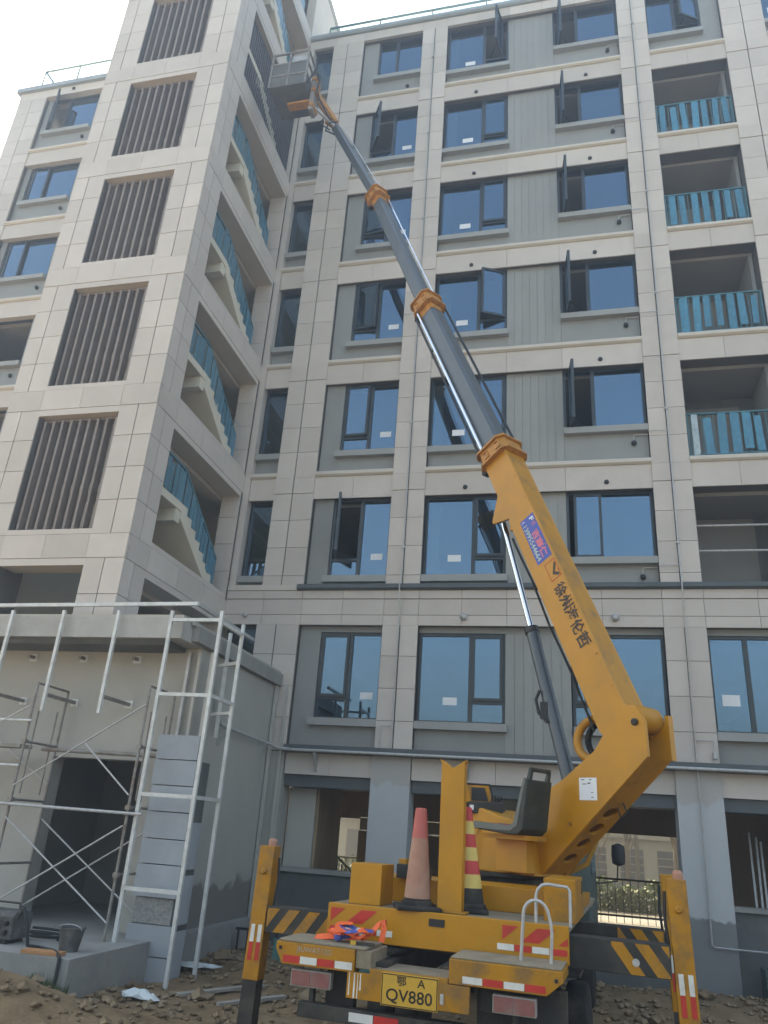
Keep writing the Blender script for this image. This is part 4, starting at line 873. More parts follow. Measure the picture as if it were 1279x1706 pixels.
for (a, b, c, d) in ((-1.25, 2.40, .04, .008), (-1.34, 2.40, .03, .008), (-1.325, 2.37, .035, .012), (-1.27, 2.36, .05, .008), (-1.36, 2.28, .03, .006), (-1.36, 2.235, .03, .006)):
    MB().prism([(a + c / 2, b - d), (a - c / 2, b - d), (a - c / 2, b), (a + c / 2, b)], PF, .2031, .204).build('print_mark', 'ink', lab)
MB().tube([P(-1.32 + .24 * math.sin(t), 2.81 - .21 * math.cos(t), .10 - .035 * t) for t in [i * .25 for i in range(14)]], .045, 12).build('hose_guard', 'yellow_worn', arm, smooth=True)
for dh in (-.08, -.03): MB().tube([P(-1.34 + .20 * math.sin(t), 2.80 - .18 * math.cos(t), dh) for t in [i * .3 for i in range(12)]], .02, 8).build('hose', 'rubber', arm, smooth=True)
MB().tube([P(-.62, 1.5, -.26), P(-.9, 1.62, -.28), P(-1.05, 1.85, -.25), P(-.95, 2.1, -.2)], .028, 8).build('hose', 'orange_hose', arm, smooth=True)
MB().tube([P(-1.55, 2.2, -.02), P(-1.60, 2.10, -.02), P(-1.52, 2.06, -.02), P(-1.48, 2.17, -.02)], .008, 6).build('hose', 'rubber', arm)
# boom : axis a point per section joint
UB = Vector((.424, .905)).normalized(); VB = Vector((UB.y, -UB.x))        # along the boom, and to its lower side
def Bx(t, q): return UB * t + VB * q
t0b, t1b = 1.86, 5.90; qlo, qhi = -2.525, -2.905
mb = [Bx(t0b, qlo - .04), Bx(t0b + .12, qlo), Bx(4.85, qlo), Vector((-.24, 5.50)), Vector((.04, 5.50)), Vector((.05, 5.54)), Vector((-.035, 5.87)), Bx(t1b, qlo + .005), Bx(t1b, qhi), Bx(t0b + .15, qhi), Bx(t0b - .10, qhi + .05)]
main = MB().prism([(p.x, p.y) for p in mb], PF, .14, .18).build('main_boom', 'yellow_paint', TK, bevel=.004)
MB().prism([(p.x, p.y) for p in mb], PF, -.18, -.14).build('side_plate', 'yellow_paint', main, bevel=.004)
def boxbeam(name, mat, par, A, B, h, w, bev=.0):   # a box section between two points of the boom plane
    A = Vector(A); B = Vector(B); d = (B - A).normalized(); v = Vector((d.y, -d.x)) * (h / 2); c = min(h, w) * .16
    prof = [(-h / 2 + c, -w / 2), (h / 2 - c, -w / 2), (h / 2, -w / 2 + c), (h / 2, w / 2 - c), (h / 2 - c, w / 2), (-h / 2 + c, w / 2), (-h / 2, w / 2 - c), (-h / 2, -w / 2 + c)]
    m = MB(); n = 8; vv = Vector((d.y, -d.x))
    for Q in (A, B):
        for a, b in prof: q = Q + vv * a; m.v.append(Vector(P(q.x, q.y, b)))
    m.f = [tuple(range(n))[::-1], tuple(range(n, 2 * n))] + [(i, (i + 1) % n, n + (i + 1) % n, n + i) for i in range(n)]
    return m.build(name, mat, par)
MB().prism([(p.x, p.y) for p in (Bx(t0b, qhi + .02), Bx(t1b, qhi + .02), Bx(t1b, qhi), Bx(t0b, qhi))], PF, -.14, .14).build('top_plate', 'yellow_worn', main)
MB().prism([(p.x, p.y) for p in (Bx(t0b + .12, qlo - .03), Bx(t1b, qlo - .03), Bx(t1b, qlo - .01), Bx(t0b + .12, qlo - .01))], PF, -.14, .14).build('bottom_plate', 'black_dirty', main)
MB().prism([(p.x, p.y) for p in (Bx(2.2, qlo + .0), Bx(4.7, qlo + .0), Bx(4.7, qlo + .045), Bx(2.2, qlo + .045))], PF, -.15, .10).build('cable_duct', 'black_steel', main)
JN = [(.19, 6.63), (1.83, 10.08), (3.62, 13.82), (5.60, 17.45)]
QM = (qlo + qhi) / 2
def collar(name, par, A, B, h, w, n_lug=2):
    c = boxbeam(name, 'collar_paint', par, A, B, h, w)
    d = (Vector(B) - Vector(A)); u = d.normalized(); vv = Vector((u.y, -u.x))
    for e in (A, B):
        boxbeam('flange', 'collar_paint', c, Vector(e) - u * .014, Vector(e) + u * .014, h + .07, w + .07)
    for a in (-h * .28, h * .18):
        q = (Vector(A) + Vector(B)) / 2 + vv * a
        m = MB()
        for (du_, dv, s1, s2) in ((-.05, 0, .012, .07), (.05, 0, .012, .07), (0, -.04, .11, .012)):
            qq = q + u * du_ + vv * dv; qa = [qq + u * (x_ * s1 / 2) + vv * (y_ * s2 / 2) for x_, y_ in ((-1, -1), (1, -1), (1, 1), (-1, 1))]
            m.prism([(p.x, p.y) for p in qa], PF, w / 2 - .001, w / 2 + .018)
        m.build('lug', 'collar_paint', c)
    q = Vector(A) + vv * (h / 2 + .03); MB().lathe([(.03, -.05), (.05, -.04), (.05, .04), (.03, .05)], P(q.x, q.y, w * .2), 12, axis=BN).build('guide_roller', 'black_steel', c)
    return c
c1a = Bx(5.84, QM); c1b = Bx(6.06, QM)
collar('boom_collar', main, c1a, c1b, .47, .44)
secs = [(.30, .28), (.245, .225), (.19, .175)]
st = [c1b] + [Vector(p) for p in JN[1:]]
for i in range(3):
    A = st[i] - (st[i + 1] - st[i]).normalized() * .12; B = st[i + 1]; h, w = secs[i]
    sg = boxbeam('boom_section', 'boom_grey', TK, A, B, h, w); u = (B - A).normalized(); vv = Vector((u.y, -u.x))
    if i < 2:
        e0 = B - u * .26; collar('boom_collar', sg, e0, B, h + .10, w + .10)
        boxbeam('worn_paint', 'collar_paint', sg, e0 - u * .16, e0, h + .012, w + .012)
    if i == 0:
        for dh, dv, r, mt in ((w / 2 + .04, h / 2 - .02, .026, 'chrome'), (w / 2 + .02, h / 2 + .06, .020, 'black_steel'), (-w / 2 - .05, -h / 2 - .03, .02, 'black_steel')):
            qa = A + u * .05 + vv * dv; qb = B - u * .30 + vv * dv; MB().tube([P(qa.x, qa.y, dh), P(qb.x, qb.y, dh)], r, 10).build('guide_rod', mt, sg, smooth=True)
    else:
        qa = A + u * .1 - vv * (h / 2 + .03); qb = B - u * .3 - vv * (h / 2 + .03); MB().tube([P(qa.x, qa.y, -w / 2), P(qb.x, qb.y, -w / 2)], .014, 8).build('guide_rod', 'chrome', sg, smooth=True)
for k_ in range(9):
    p_ = Bx(2.3 + k_ * .38, qhi + .035); MB().lathe([(.011, 0), (.011, .008)], P(p_.x, p_.y, .18), 8, axis=BN).build('bolt', 'collar_paint', main)
for k_, tq in ((0, qlo + .07), (1, qlo + .10)):
    pts = [Bx(2.05 + j * .33, tq + .012 * math.sin(j * 1.7 + k_)) for j in range(9)]; MB().tube([P(p.x, p.y, .02 + .05 * k_) for p in pts], .014, 8).build('hose', 'rubber', main, smooth=True)
# lift cylinder
cy0, cym, cy1 = Vector((.02, 5.55)), Vector((-.45, 4.03)), Vector((-.92, 2.42))
rod = MB().tube([P(cy0.x, cy0.y), P(cym.x, cym.y)], .038, 16).build('cylinder_rod', 'chrome', TK, smooth=True)
bar_ = MB().tube([P(cym.x + .01, cym.y + .04), P(cy1.x, cy1.y)], .075, 20).build('lift_cylinder', 'boom_grey', TK, smooth=True)
MB().lathe([(.05, 0), (.085, .01), (.085, .08), (.05, .09)], P(cym.x, cym.y), 20, axis=Vector(P(cym.x, cym.y)) - Vector(P(cy1.x, cy1.y))).build('gland', 'black_steel', bar_)
MB().tube([P(-.62, 3.35, .09), P(-.58, 3.25, .11), P(-.62, 3.1, .11), P(-.72, 3.0, .09)], .018, 8).build('hose', 'black_steel', bar_, smooth=True)
qv = Vector(P(-.66, 3.2, .07)); MB().box(qv.x - .04, qv.x + .04, qv.y - .04, qv.y + .02, qv.z - .16, qv.z + .02).build('lock_valve', 'black_steel', bar_)
# boom lettering
def onb(t, q): p = Bx(t, q); return p
def boomtext(s, t_c, w, h, mat, q_c, name='lettering', bold=.02):      # reads downwards along the boom
    text_on(name, s, mat, main, lambda a, b: P(*(Bx(t_c - a, q_c + -b)), .1835), w, h, bold)
for i, ch in enumerate('徐州海伦哲'): boomtext(ch, 3.575 - i * .17, .165, .165, 'ink_brown', -2.80, bold=.022)
sk = MB().prism([(p.x, p.y) for p in (Bx(4.70, -2.665), Bx(4.03, -2.655), Bx(4.03, -2.885), Bx(4.70, -2.885))], PF, .1805, .1825).build('phone_sticker', 'sticker_blue', main)
def sktext(s, t_c, q_c, w, h, mat, bold): text_on('lettering', s, mat, sk, lambda a, b: P(*(Bx(t_c - a, q_c - b)), .1845), w, h, bold)
sktext('13995544664', 4.335, -2.71, .54, .062, 'sticker_lime', .0); sktext('(', 4.66, -2.71, .025, .055, 'white_paper', .0)
sktext('吉高仁', 4.27, -2.805, .40, .105, 'sticker_pink', .03); sktext('F', 4.635, -2.835, .055, .06, 'white_paper', .03); sktext('C', 4.555, -2.835, .05, .05, 'sticker_pink', .03)
m = MB(); fr = [(3.97, -2.735), (3.97, -2.885), (3.73, -2.885), (3.73, -2.735)]
for i in range(4):
    a = Bx(*fr[i]); b = Bx(*fr[(i + 1) % 4]); m.bar(P(a.x, a.y, .182), P(b.x, b.y, .182), .006, .004, up=BN)
m.build('logo_frame', 'red_reflect', main)
MB().prism([(p.x, p.y) for p in (Bx(3.93, -2.86), Bx(3.80, -2.785), Bx(3.745, -2.855), Bx(3.77, -2.88), Bx(3.815, -2.825), Bx(3.91, -2.885))], PF, .1805, .183).build('logo_mark', 'ink_brown', main)

# operator seat and control desk
seat = MB().prism([(-.22, 1.885), (-.22, 1.925), (-.27, 1.935), (-.74, 1.905), (-.80, 1.95), (-.93, 2.36), (-.97, 2.36), (-.90, 1.90), (-.84, 1.85), (-.70, 1.845)], PF, .33, .70).build('seat', 'seat_plastic', TK, bevel=.012)
MB().prism([(-.93, 2.362), (-.955, 2.40), (-.985, 2.40), (-.965, 2.362)], PF, .36, .67)
for a, b in ((.36, .40), (.63, .67)): MB().prism([(-.925, 2.355), (-.955, 2.44), (-.985, 2.44), (-.965, 2.355)], PF, a, b).build('headrest_post', 'seat_plastic', seat)
MB().prism([(-.945, 2.435), (-.957, 2.475), (-.99, 2.475), (-.985, 2.435)], PF, .36, .67).build('headrest_bar', 'seat_plastic', seat, bevel=.01)
for hh in ((.325, .345), (.685, .705)): MB().prism([(-.21, 1.89), (-.21, 1.945), (-.27, 1.955), (-.73, 1.925), (-.785, 1.96), (-.915, 2.37), (-.945, 2.37), (-.83, 1.93), (-.74, 1.88)], PF, *hh).build('seat_rim', 'seat_rim', seat)
MB().prism([(-.30, 1.937), (-.32, 1.947), (-.70, 1.927), (-.72, 1.912)], PF, .36, .66).build('seat_cushion', 'seat_red', seat)
MB().prism([(-.30, 1.80), (-.86, 1.80), (-.86, 1.845), (-.30, 1.845)], PF, .30, .62).build('seat_bracket', 'yellow_worn', seat)
MB().prism([(-.72, 1.50), (-.30, 1.50), (-.30, 1.80), (-.72, 1.80)], PF, .301, .44).build('seat_base', 'yellow_paint', seat, bevel=.008)
desk = MB().box(-.21, .165, 2.00, 2.25, 2.04, 2.165).xf(T).build('control_desk', 'black_dirty', TK, bevel=.012)
MB().prism([(-.255, 2.15), (-.27, 2.34), (-.235, 2.345), (-.185, 2.16)], lambda a, b, h: T(a, h, b), 2.03, 2.06).build('desk_cover', 'yellow_worn', desk)
MB().prism([(-.255, 2.155), (-.27, 2.345), (-.02, 2.345), (.03, 2.155)], lambda a, b, h: T(a, h, b), 2.20, 2.235).build('desk_panel', 'yellow_worn', desk)
MB().prism([(-.21, 2.18), (-.215, 2.32), (-.06, 2.32), (-.02, 2.18)], lambda a, b, h: T(a, h, b), 2.195, 2.199).build('display', 'black_steel', desk)
ttube('desk_rim', 'black_steel', [(-.27, 2.2, 2.15), (-.285, 2.2, 2.36), (-.01, 2.22, 2.355), (.05, 2.22, 2.16)], .012, desk)
tbox('desk_tag', 'white_paper', -.19, -.145, 1.993, 1.999, 2.075, 2.125, desk, bevel=0)
for i in range(4): ttube('lever', 'black_steel', [(.03 + i * .035, 2.1, 2.15), (.04 + i * .035, 2.09, 2.24)], .008, desk, 6)
ttube('desk_post', 'yellow_paint', [(-.12, 2.25, 1.5), (-.12, 2.2, 2.05)], .035, desk); tbox('side_cabinet', 'yellow_paint', -.20, .12, 2.26, 2.6, 1.46, 2.0, desk)
ttube('cable', 'collar_paint', [(-.05, 2.02, 2.05), (-.06, 1.98, 1.95), (-.13, 1.96, 1.75), (-.15, 1.98, 1.6), (-.05, 2.0, 1.56)], .009, desk, 6)

# ---- boom head and work basket
tipP = Vector(P(*JN[3])); bc = Vector((-6.08, 11.92, 18.0))
hd = MB().tube([tipP, tipP + (bc - tipP) * .25 + Vector((0, 0, -.05))], .06, 8).build('boom_head', 'collar_paint', TK)
nx_ = (bc - tipP); nx_.z = 0; nx_.normalize()
A1 = tipP + Vector((0, 0, .1)); A2 = Vector((-5.62, 12.05, 18.05))
for o_ in (-.07, .07):
    sdv = Vector((-nx_.y, nx_.x, 0)) * o_; MB().bar(A1 + sdv, A2 + sdv, .035, .12).build('jib_plate', 'collar_paint', hd)
MB().bar(A1 + Vector((.05, 0, -.15)), A2 + Vector((0, 0, -.45)), .05, .05).build('level_rod', 'galvanised', hd)
MB().tube([A1 + Vector((.05, -.1, 0)), A1 + Vector((-.12, -.2, -.12)), A1 + Vector((-.2, -.16, -.32)), A1 + Vector((.02, -.1, -.42)), A1 + Vector((.14, -.05, -.3))], .022, 8).build('hose', 'black_steel', hd, smooth=True)
MB().tube([A1 + Vector((.0, -.1, .1)), A1 + Vector((-.3, -.15, .12)), A1 + Vector((-.36, -.2, -.1)), A1 + Vector((-.1, -.15, -.3))], .018, 8).build('hose', 'black_steel', hd, smooth=True)
MB().box(A2.x - .05, A2.x + .05, A2.y - .13, A2.y + .13, 17.35, 18.45).build('swivel_bracket', 'scaffold_steel', hd)
for dz in (17.5, 18.0, 18.35): MB().lathe([(.05, -.16), (.06, -.14), (.06, .14), (.05, .16)], (A2.x + .02, A2.y, dz), 12, axis=(0, 1, 0)).build('pivot', 'collar_paint', hd)
MB().tube([A2 + Vector((.06, -.1, .5)), A2 + Vector((.16, -.14, .3)), A2 + Vector((.12, -.14, -.1)), A2 + Vector((.2, -.1, -.4)), A1 + Vector((-.05, -.08, -.1))], .02, 8).build('hose', 'black_steel', hd, smooth=True)
MB().box(A2.x - .62, A2.x - .05, A2.y - .10, A2.y + .10, 17.66, 17.72).build('swivel_arm', 'collar_paint', hd)
bx0, bx1, by0, by1, bz0, bz1 = -6.60, -5.70, 11.60, 12.50, 17.85, 18.95
bk = MB().box(bx0, bx1, by0, by1, bz0, bz0 + .06).build('basket_floor', 'concrete_dark', TK)
for z in (bz0 + .35, bz0 + .75, bz1):
    for p, q in (((bx0, by0), (bx1, by0)), ((bx1, by0), (bx1, by1)), ((bx1, by1), (bx0, by1)), ((bx0, by1), (bx0, by0))): MB().bar((p[0], p[1], z), (q[0], q[1], z), .04).build('basket_rail', 'scaffold_steel', bk)
for x in (bx0, (bx0 + bx1) / 2, bx1):
    for y in (by0, by1): MB().bar((x, y, bz0), (x, y, bz1), .04).build('basket_post', 'scaffold_steel', bk)
MB().box(bx0 + .02, bx1 - .02, by0 - .004, by0 + .006, bz0 + .05, bz0 + .74).build('basket_panel', 'concrete_dark', bk); MB().box(bx1 - .006, bx1 + .004, by0 + .02, by1 - .02, bz0 + .05, bz0 + .45).build('basket_panel', 'concrete_dark', bk)
MB().box(bx1 - .45, bx1 - .05, by0 + .05, by0 + .2, bz1 - .55, bz1 - .02).build('control_box', 'stone_block', bk, bevel=.01)
MB().lathe([(.12, 0), (.14, .3), (.12, .34)], (bx0 + .3, by0 + .3, bz0 + .06), 12).build('bucket', 'bucket', bk, smooth=True)
MB().bar((bx0 + .12, by1 - .2, bz0 + .1), (bx0 + .2, by1 - .3, bz1 + .35), .05, .03).build('tool_pole', 'wood', bk)
for k_ in range(2): MB().bar((bx1 + .01, by0 + .1 + k_ * .4, bz0 + .1), (bx1 + .01, by0 + .5 + k_ * .3, bz1), .03).build('basket_brace', 'black_steel', bk)

# ------------------------------------------------------------------ loose things on the truck
def cone(label, lx, ly, mats, h=.80, r=.155, rt=.045, z0=1.197, rot=.3):
    c = T(lx, ly, z0); K = thing('traffic_cone', label, 'traffic cone', c)
    b = MB(); 
    for (x, y) in [(0, 0)]:
        b.prism([(-.19, -.19), (.19, -.19), (.19, .19), (-.19, .19)], lambda a, d, hh: (c[0] + a * math.cos(rot) - d * math.sin(rot), c[1] + a * math.sin(rot) + d * math.cos(rot), z0 + hh), 0, .035)
    b.build('base', 'rubber', K, bevel=.012); n = len(mats)
    MB().lathe([(r + .025, .035), (r + .02, .06), (r, .075), (r, .09)], c, 24).build('collar', 'rubber', K, smooth=True)
    for i, mt in enumerate(mats):
        a = .085 + (h - .085) * i / n; d = .085 + (h - .085) * (i + 1) / n; ra = r + (rt - r) * i / n; rb = r + (rt - r) * (i + 1) / n
        pr = [(ra, a), (rb, d)]
        if i == n - 1: pr += [(rb * .8, d + .008), (rb * .3, d + .01)]
        MB().lathe(pr, c, 24).build('cone_band', mt, K, smooth=True)
cone('faded pink traffic cone on the truck deck left of the boom rest', -.265, .16, ['cone_faded', 'cone_faded', 'cone_faded', 'cone_faded', 'cone_tip', 'cone_tip'], .80, .115, .05)
cone('red and yellow banded traffic cone with a black foot tucked behind the boom rest', .105, .42, ['rubber', 'cone_yellow', 'cone_red', 'cone_yellow', 'cone_red', 'cone_yellow', 'cone_red'], .84, .155, .035, rot=.15)
cone('red and white banded traffic cone mostly hidden behind the boom rest', -.01, .66, ['cone_orange', 'cone_orange', 'white_reflect', 'red_reflect', 'white_reflect', 'cone_orange'], .72, .13, .03, rot=.1)
# harness
HN = thing('safety_harness', 'tangled orange and blue safety harness lying on the left rear step', 'harness', T(-.75, -.25, .945))
hr = random.Random(12)
def ribbon(name, mat, pts, w):
    pts = [Vector(T(*p)) for p in pts]; m = MB(); n = len(pts)
    for i, p in enumerate(pts):
        d = (pts[min(i + 1, n - 1)] - pts[max(0, i - 1)]).normalized(); s = d.cross(Vector((hr.uniform(-.3, .3), hr.uniform(-.9, -.3), 1))).normalized() * w / 2
        nn = d.cross(s).normalized() * .0025; m.v += [p - s - nn, p + s - nn, p + s + nn, p - s + nn]
    for i in range(n - 1):
        for j in range(4): m.f.append((i * 4 + j, i * 4 + (j + 1) % 4, i * 4 + 4 + (j + 1) % 4, i * 4 + 4 + j))
    m.build(name, mat, HN)
ribbon('strap', 'orange_web', [(-1.02, -.22, .955), (-.95, -.23, .965), (-.88, -.22, .97), (-.83, -.21, .975)], .06)
for k_ in range(9):
    cx, cy = hr.uniform(-.86, -.58), hr.uniform(-.32, -.15); r = hr.uniform(.05, .12); ph = hr.uniform(0, 6); tl = hr.uniform(-.6, .6)
    ribbon('strap', ('orange_web', 'orange_web', 'blue_web')[k_ % 3], [(cx + r * math.cos(ph + t * .5), cy + .5 * r * math.sin(ph + t * .5), .962 + .012 * k_ * .5 + .07 * abs(math.sin(ph + t * .5 * .5 + tl)) * (.5 + .5 * (k_ % 2))) for t in range(11)], .04)
ribbon('strap', 'orange_web', [(-.62, -.22, .97), (-.55, -.2, 1.02), (-.49, -.19, 1.09), (-.46, -.18, 1.12), (-.44, -.2, 1.06), (-.45, -.22, .97)], .045)
MB().tube([T(-.66, -.25, 1.03), T(-.63, -.26, 1.05), T(-.60, -.25, 1.03), T(-.62, -.25, 1.0)], .012, 6).build('buckle', 'white_reflect', HN); MB().lathe([(.03, 0), (.035, .02), (.03, .04)], T(-.80, -.28, .955), 10).build('clip', 'blue_web', HN)
tl_ = thing('hand_tool', 'short dark tool with a brass end lying beside the harness', 'tool', T(-.55, -.32, .945)); MB().bar(T(-.62, -.34, .958), T(-.47, -.33, .958), .03, .022).build('handle', 'black_dirty', tl_); MB().bar(T(-.665, -.342, .96), T(-.62, -.34, .96), .035, .028).build('end_cap', 'plate_yellow', tl_)

# ------------------------------------------------------------------ things on the porch slab and the ground
B_ = thing('mortar_bucket', 'dark mortar-stained bucket standing on the porch slab by the scaffold foot', 'bucket', (-6.02, 9.45, .2))
MB().lathe([(.11, 0), (.15, .24), (.165, .245), (.165, .26), (.145, .26), (.105, .02)], (-6.02, 9.45, .2), 20).build('body', 'bucket', B_, smooth=True)
MB().tube([(-6.02 + .16 * math.cos(t), 9.45 - .05, .44 + .05 * math.sin(t)) for t in [i * math.pi / 8 for i in range(9)]], .006, 6).build('handle', 'galvanised', B_)
tag(MB().bar((-6.35, 9.06, .222), (-5.86, 9.10, .222), .16, .04).build('timber_board', 'board_orange', bevel=.004), 'orange-brown board lying at the edge of the porch slab', 'board')
WD = thing('welding_machine', 'dusty grey welding machine on the porch slab beside the black hose', 'machine', (-7.0, 9.5, .2))
MB().prism([(9.36, .25), (9.74, .25), (9.74, .52), (9.68, .56), (9.40, .56), (9.36, .50)], lambda a, b, h: (h, a, b), -7.35, -6.80).build('housing', 'bucket', WD, bevel=.015)
for i in range(5): MB().box(-7.28, -6.95, 9.352, 9.358, .30 + i * .035, .315 + i * .035).build('vent_slot', 'black_steel', WD)
for i in range(2): MB().lathe([(.03, 0), (.03, .03), (.02, .05)], (-6.88, 9.358, .33 + i * .1), 12, axis=(0, -1, 0)).build('socket', 'black_steel', WD)
for x in (-7.25, -6.9): MB().box(x - .03, x + .03, 9.38, 9.72, .2, .252).build('foot', 'rubber', WD)
MB().tube([(-7.28, 9.55, .55), (-7.25, 9.55, .64), (-6.9, 9.55, .64), (-6.87, 9.55, .55)], .013, 8).build('handle', 'black_steel', WD, smooth=True)
hp = [(-6.75, 9.35, .5), (-6.6, 9.25, .62), (-6.48, 9.2, .45), (-6.42, 9.2, .25), (-6.3, 9.3, .225), (-6.05, 9.2, .225), (-5.9, 9.05, .23), (-5.78, 8.93, .20), (-5.76, 8.90, .0), (-5.77, 8.88, -.25)]
tag(MB().tube(hp, .022, 8).build('black_hose', 'cable', smooth=True), 'black hose running from the welding machine over the slab edge to the ground', 'hose')
hp = [(-6.7 + .18 * math.cos(t * .6) * (1 + .04 * t), 9.95 + .12 * math.sin(t * .6), .222 + .004 * t) for t in range(26)]
tag(MB().tube(hp, .016, 6).build('cable_coil', 'cable', smooth=True), 'dark cable lying coiled on the porch slab behind the bucket', 'cable')
for (a, b, w, lb) in (((-4.75, 9.95, -.20), (-4.05, 11.0, -.18), .10, 'weathered grey plank lying on the mud beside the stone column'), ((-4.10, 9.70, -.19), (-3.55, 10.45, -.17), .09, 'short weathered plank lying on the mud beside the left outrigger')):
    tag(MB().bar(a, b, w, .035).build('timber_plank', 'wood_grey', bevel=.004), lb, 'plank')
tag(MB().bar((-6.9, 8.15, .12), (-6.15, 8.35, .17), .07, .03).build('timber_plank', 'wood'), 'thin timber lath on the dirt heap below the porch slab', 'plank')
def crumple(name, label, cat, c, r, hgt, mat, seed):
    k = random.Random(seed); m = MB(); n = 14; rings = [(0, hgt)] + [(r * f, hgt * (1 - f) ** .7) for f in (.25, .5, .75, 1.0)]
    m.v.append(Vector((c[0], c[1], c[2] + hgt)))
    for ri, z in rings[1:]:
        for j in range(n):
            a = 2 * math.pi * j / n; q = ri * k.uniform(.75, 1.25); m.v.append(Vector((c[0] + q * math.cos(a) * 1.5, c[1] + q * math.sin(a) * .8, c[2] + max(0, z + k.uniform(-.3, .3) * hgt))))
    m.f = [(0, 1 + j, 1 + (j + 1) % n) for j in range(n)]
    for i in range(3):
        for j in range(n): m.f.append((1 + i * n + j, 1 + (i + 1) * n + j, 1 + (i + 1) * n + (j + 1) % n, 1 + i * n + (j + 1) % n))
    tag(m.build(name, mat, fixn=False), label, cat)
crumple('plastic_bag', 'crumpled pale plastic bag on the mud at the foot of the stone column', 'bag', (-5.05, 9.55, -.20), .16, .09, 'plastic_bag', 2)
crumple('plastic_sheet', 'flat pale plastic sheet on the mud below the teal wall base', 'sheet', (-5.3, 11.6, -.15), .26, .035, 'plastic_bag', 5)
tag(MB().box(-4.6, -2.6, 12.75, 12.79, -.26, .14).build('foam_board', 'membrane_teal', bevel=.003), 'teal foam board standing low behind the left outrigger', 'board')
RK = thing('rebar_rack', 'low black steel rack lying against the wall behind the left outrigger', 'rack', (-4.9, 13.7, -.2))
MB().bar((-5.6, 13.6, .12), (-4.2, 13.9, .12), .04).build('rail', 'black_steel', RK)
for i in range(9): MB().bar((-5.55 + i * .16, 13.61 + i * .034, -.22), (-5.55 + i * .16, 13.61 + i * .034, .12), .03).build('bar', 'black_steel', RK)
tag(MB().box(2.75, 3.5, D - .38, D - .02, -.22, .22).build('meter_box', 'green_door', bevel=.01), 'dark green metal box against the wall right of the painted column', 'box')
# tufts of weeds
def weeds(name, label, c, n, r, hgt, seed):
    k = random.Random(seed); m = MB()
    for i in range(n):
        a = k.uniform(0, 6.28); q = r * k.random() ** .5; x = c[0] + q * math.cos(a); y = c[1] + q * math.sin(a); h = hgt * k.uniform(.4, 1); b = k.uniform(0, 6.28); w = k.uniform(.006, .014); lx, ly = k.uniform(-.06, .06), k.uniform(-.06, .06); z = gz(x, y) - .02
        m.add([(x - w * math.cos(b), y - w * math.sin(b), z), (x + w * math.cos(b), y + w * math.sin(b), z), (x + lx, y + ly, z + h)], [(0, 1, 2)])
    o = m.build(name, 'grass_leaf', fixn=False); tag(o, label, 'weeds')
weeds('weed_tuft', 'small green weed tuft on the dirt heap below the porch slab', (-5.75, 8.75), 260, .22, .18, 4); weeds('weed_tuft', 'sparse weeds on the mud right of the painted column foot', (2.9, 13.5), 160, .4, .16, 5)

# ------------------------------------------------------------------ courtyard behind the building, seen through the ground floor
YB_ = thing('courtyard_building', 'sunlit pale yellow building across the courtyard seen through the ground-floor opening', 'building', (0, D + 34, 0))
MB().box(-34, 26, D + 34, D + 44, -.2, 20).build('wall', 'yard_wall', YB_)
for ix in range(-16, 13):
    for iz in range(0, 6):
        x = ix * 2.0 + .4; z = .2 + iz * 3.0
        wv = piece('window', 'yard_dark', YB_, x, x + 1.25, D + 33.97, D + 34.02, z, z + 1.55)
        if -9 < x < 7 and iz < 2:
            piece('sill', 'yard_wall', wv, x - .1, x + 1.35, D + 33.85, D + 33.96, z - .12, z)
            for t in range(3): piece('louvre_bar', 'yard_wall', wv, x, x + 1.25, D + 33.90, D + 33.96, z + .35 + t * .4, z + .40 + t * .4)
for z in (2.3, 5.3, 8.3): piece('cornice', 'yard_wall', YB_, -34, 26, D + 33.7, D + 33.99, z, z + .2)
def tree(label, x, y, h, seed, leaves=0):
    k = random.Random(seed); TR = thing('courtyard_tree', label, 'tree', (x, y, -.1), 'bare trees in the courtyard'); m = MB()
    m.tube([(x, y, -.15), (x + .05, y, h * .25), (x - .03, y + .05, h * .5)], .11, 8, .07).build('trunk', 'bark', TR, smooth=True); b = MB()
    def br(p, d, l, r, dep):
        q = p + d * l; b.tube([p, p + d * l * .5 + Vector((k.uniform(-.05, .05), k.uniform(-.05, .05), 0)), q], r, 5, r * .55)
        if dep:
            for _ in range(3): br(q, (d + Vector((k.uniform(-.8, .8), k.uniform(-.8, .8), k.uniform(-.1, .5)))).normalized(), l * .72, r * .55, dep - 1)
    for _ in range(5): br(Vector((x, y, h * k.uniform(.2, .5))), Vector((k.uniform(-.7, .7), k.uniform(-.7, .7), 1)).normalized(), h * .25, .04, 3)
    b.build('crown', 'bark', TR)
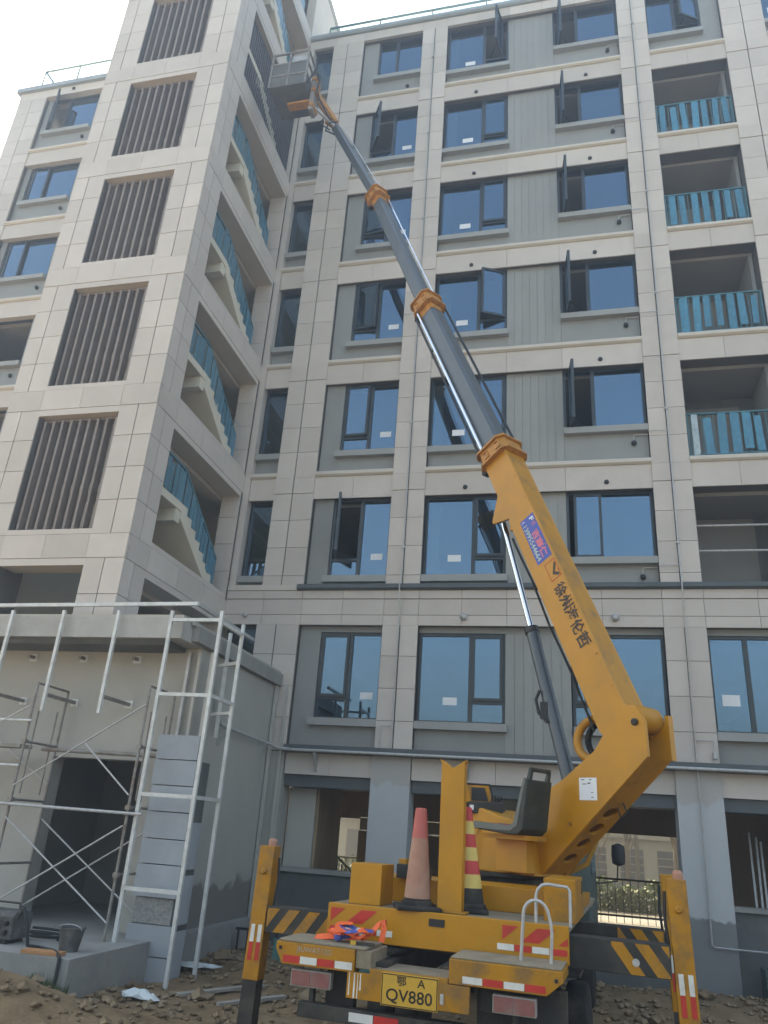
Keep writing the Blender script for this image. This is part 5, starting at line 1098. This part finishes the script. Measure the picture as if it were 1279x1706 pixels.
for i, (x, y) in enumerate(((.6, D + 17), (1.9, D + 19), (3.4, D + 16.5), (-6.4, D + 18), (-3.6, D + 20), (2.6, D + 24))): tree('bare slender tree in the sunny courtyard behind the building', x, y, 5.0 + i % 3, 20 + i)
H = thing('hedge', 'green clipped hedge behind the dark fence in the courtyard', 'hedge', (1, D + 13.5, 0)); m = MB(); k = random.Random(9)
for i in range(9000):
    x = k.uniform(-8, 8); z = k.uniform(-.1, .74 + .12 * math.sin(x * 3) + .08 * math.sin(x * 9)); y = D + 13.5 + k.uniform(-.4, .4); d = Vector((k.gauss(0, 1), k.gauss(0, 1), k.gauss(0, 1))).normalized() * .13; e = d.orthogonal().normalized() * .07; p = Vector((x, y, z))
    m.add([p - e, p + d, p + e], [(0, 1, 2)])
m.build('foliage', 'hedge_leaf', H, fixn=False)
FN = thing('metal_fence', 'dark metal fence behind the ground-floor opening', 'fence', (1, D + 9, 0))
for z in (.12, 1.0): MB().bar((-8, D + 9, z), (8, D + 9, z), .05).build('rail', 'black_steel', FN)
for i in range(81): MB().bar((-8 + i * .2, D + 9, -.05), (-8 + i * .2, D + 9, .98), .016).build('bar', 'black_steel', FN)
for i in range(7): MB().bar((-8 + i * 2.67, D + 9, -.05), (-8 + i * 2.67, D + 9, 1.35), .06).build('post', 'black_steel', FN)
SC.render.film_transparent = False

# ------------------------------------------------------------------ thin even veil in the air, added to imitate lens glare
hz = bpy.data.materials.new('glare_veil'); hz.use_nodes = True; N = hz.node_tree.nodes
N.remove(N['Principled BSDF']); pv = N.new('ShaderNodeVolumePrincipled'); pv.inputs['Color'].default_value = (.92, .94, .96, 1); pv.inputs['Density'].default_value = .0105; pv.inputs['Anisotropy'].default_value = .5
hz.node_tree.links.new(pv.outputs[0], N['Material Output'].inputs['Volume']); MATS['glare_veil'] = hz
ho = MB().box(-760, 760, -760, 760, -1.8, 28.5).build('glare_haze', 'glare_veil'); ho['kind'] = 'stuff'; tag(ho, 'thin pale veil added to the air over the site to imitate lens glare', 'glare_haze')
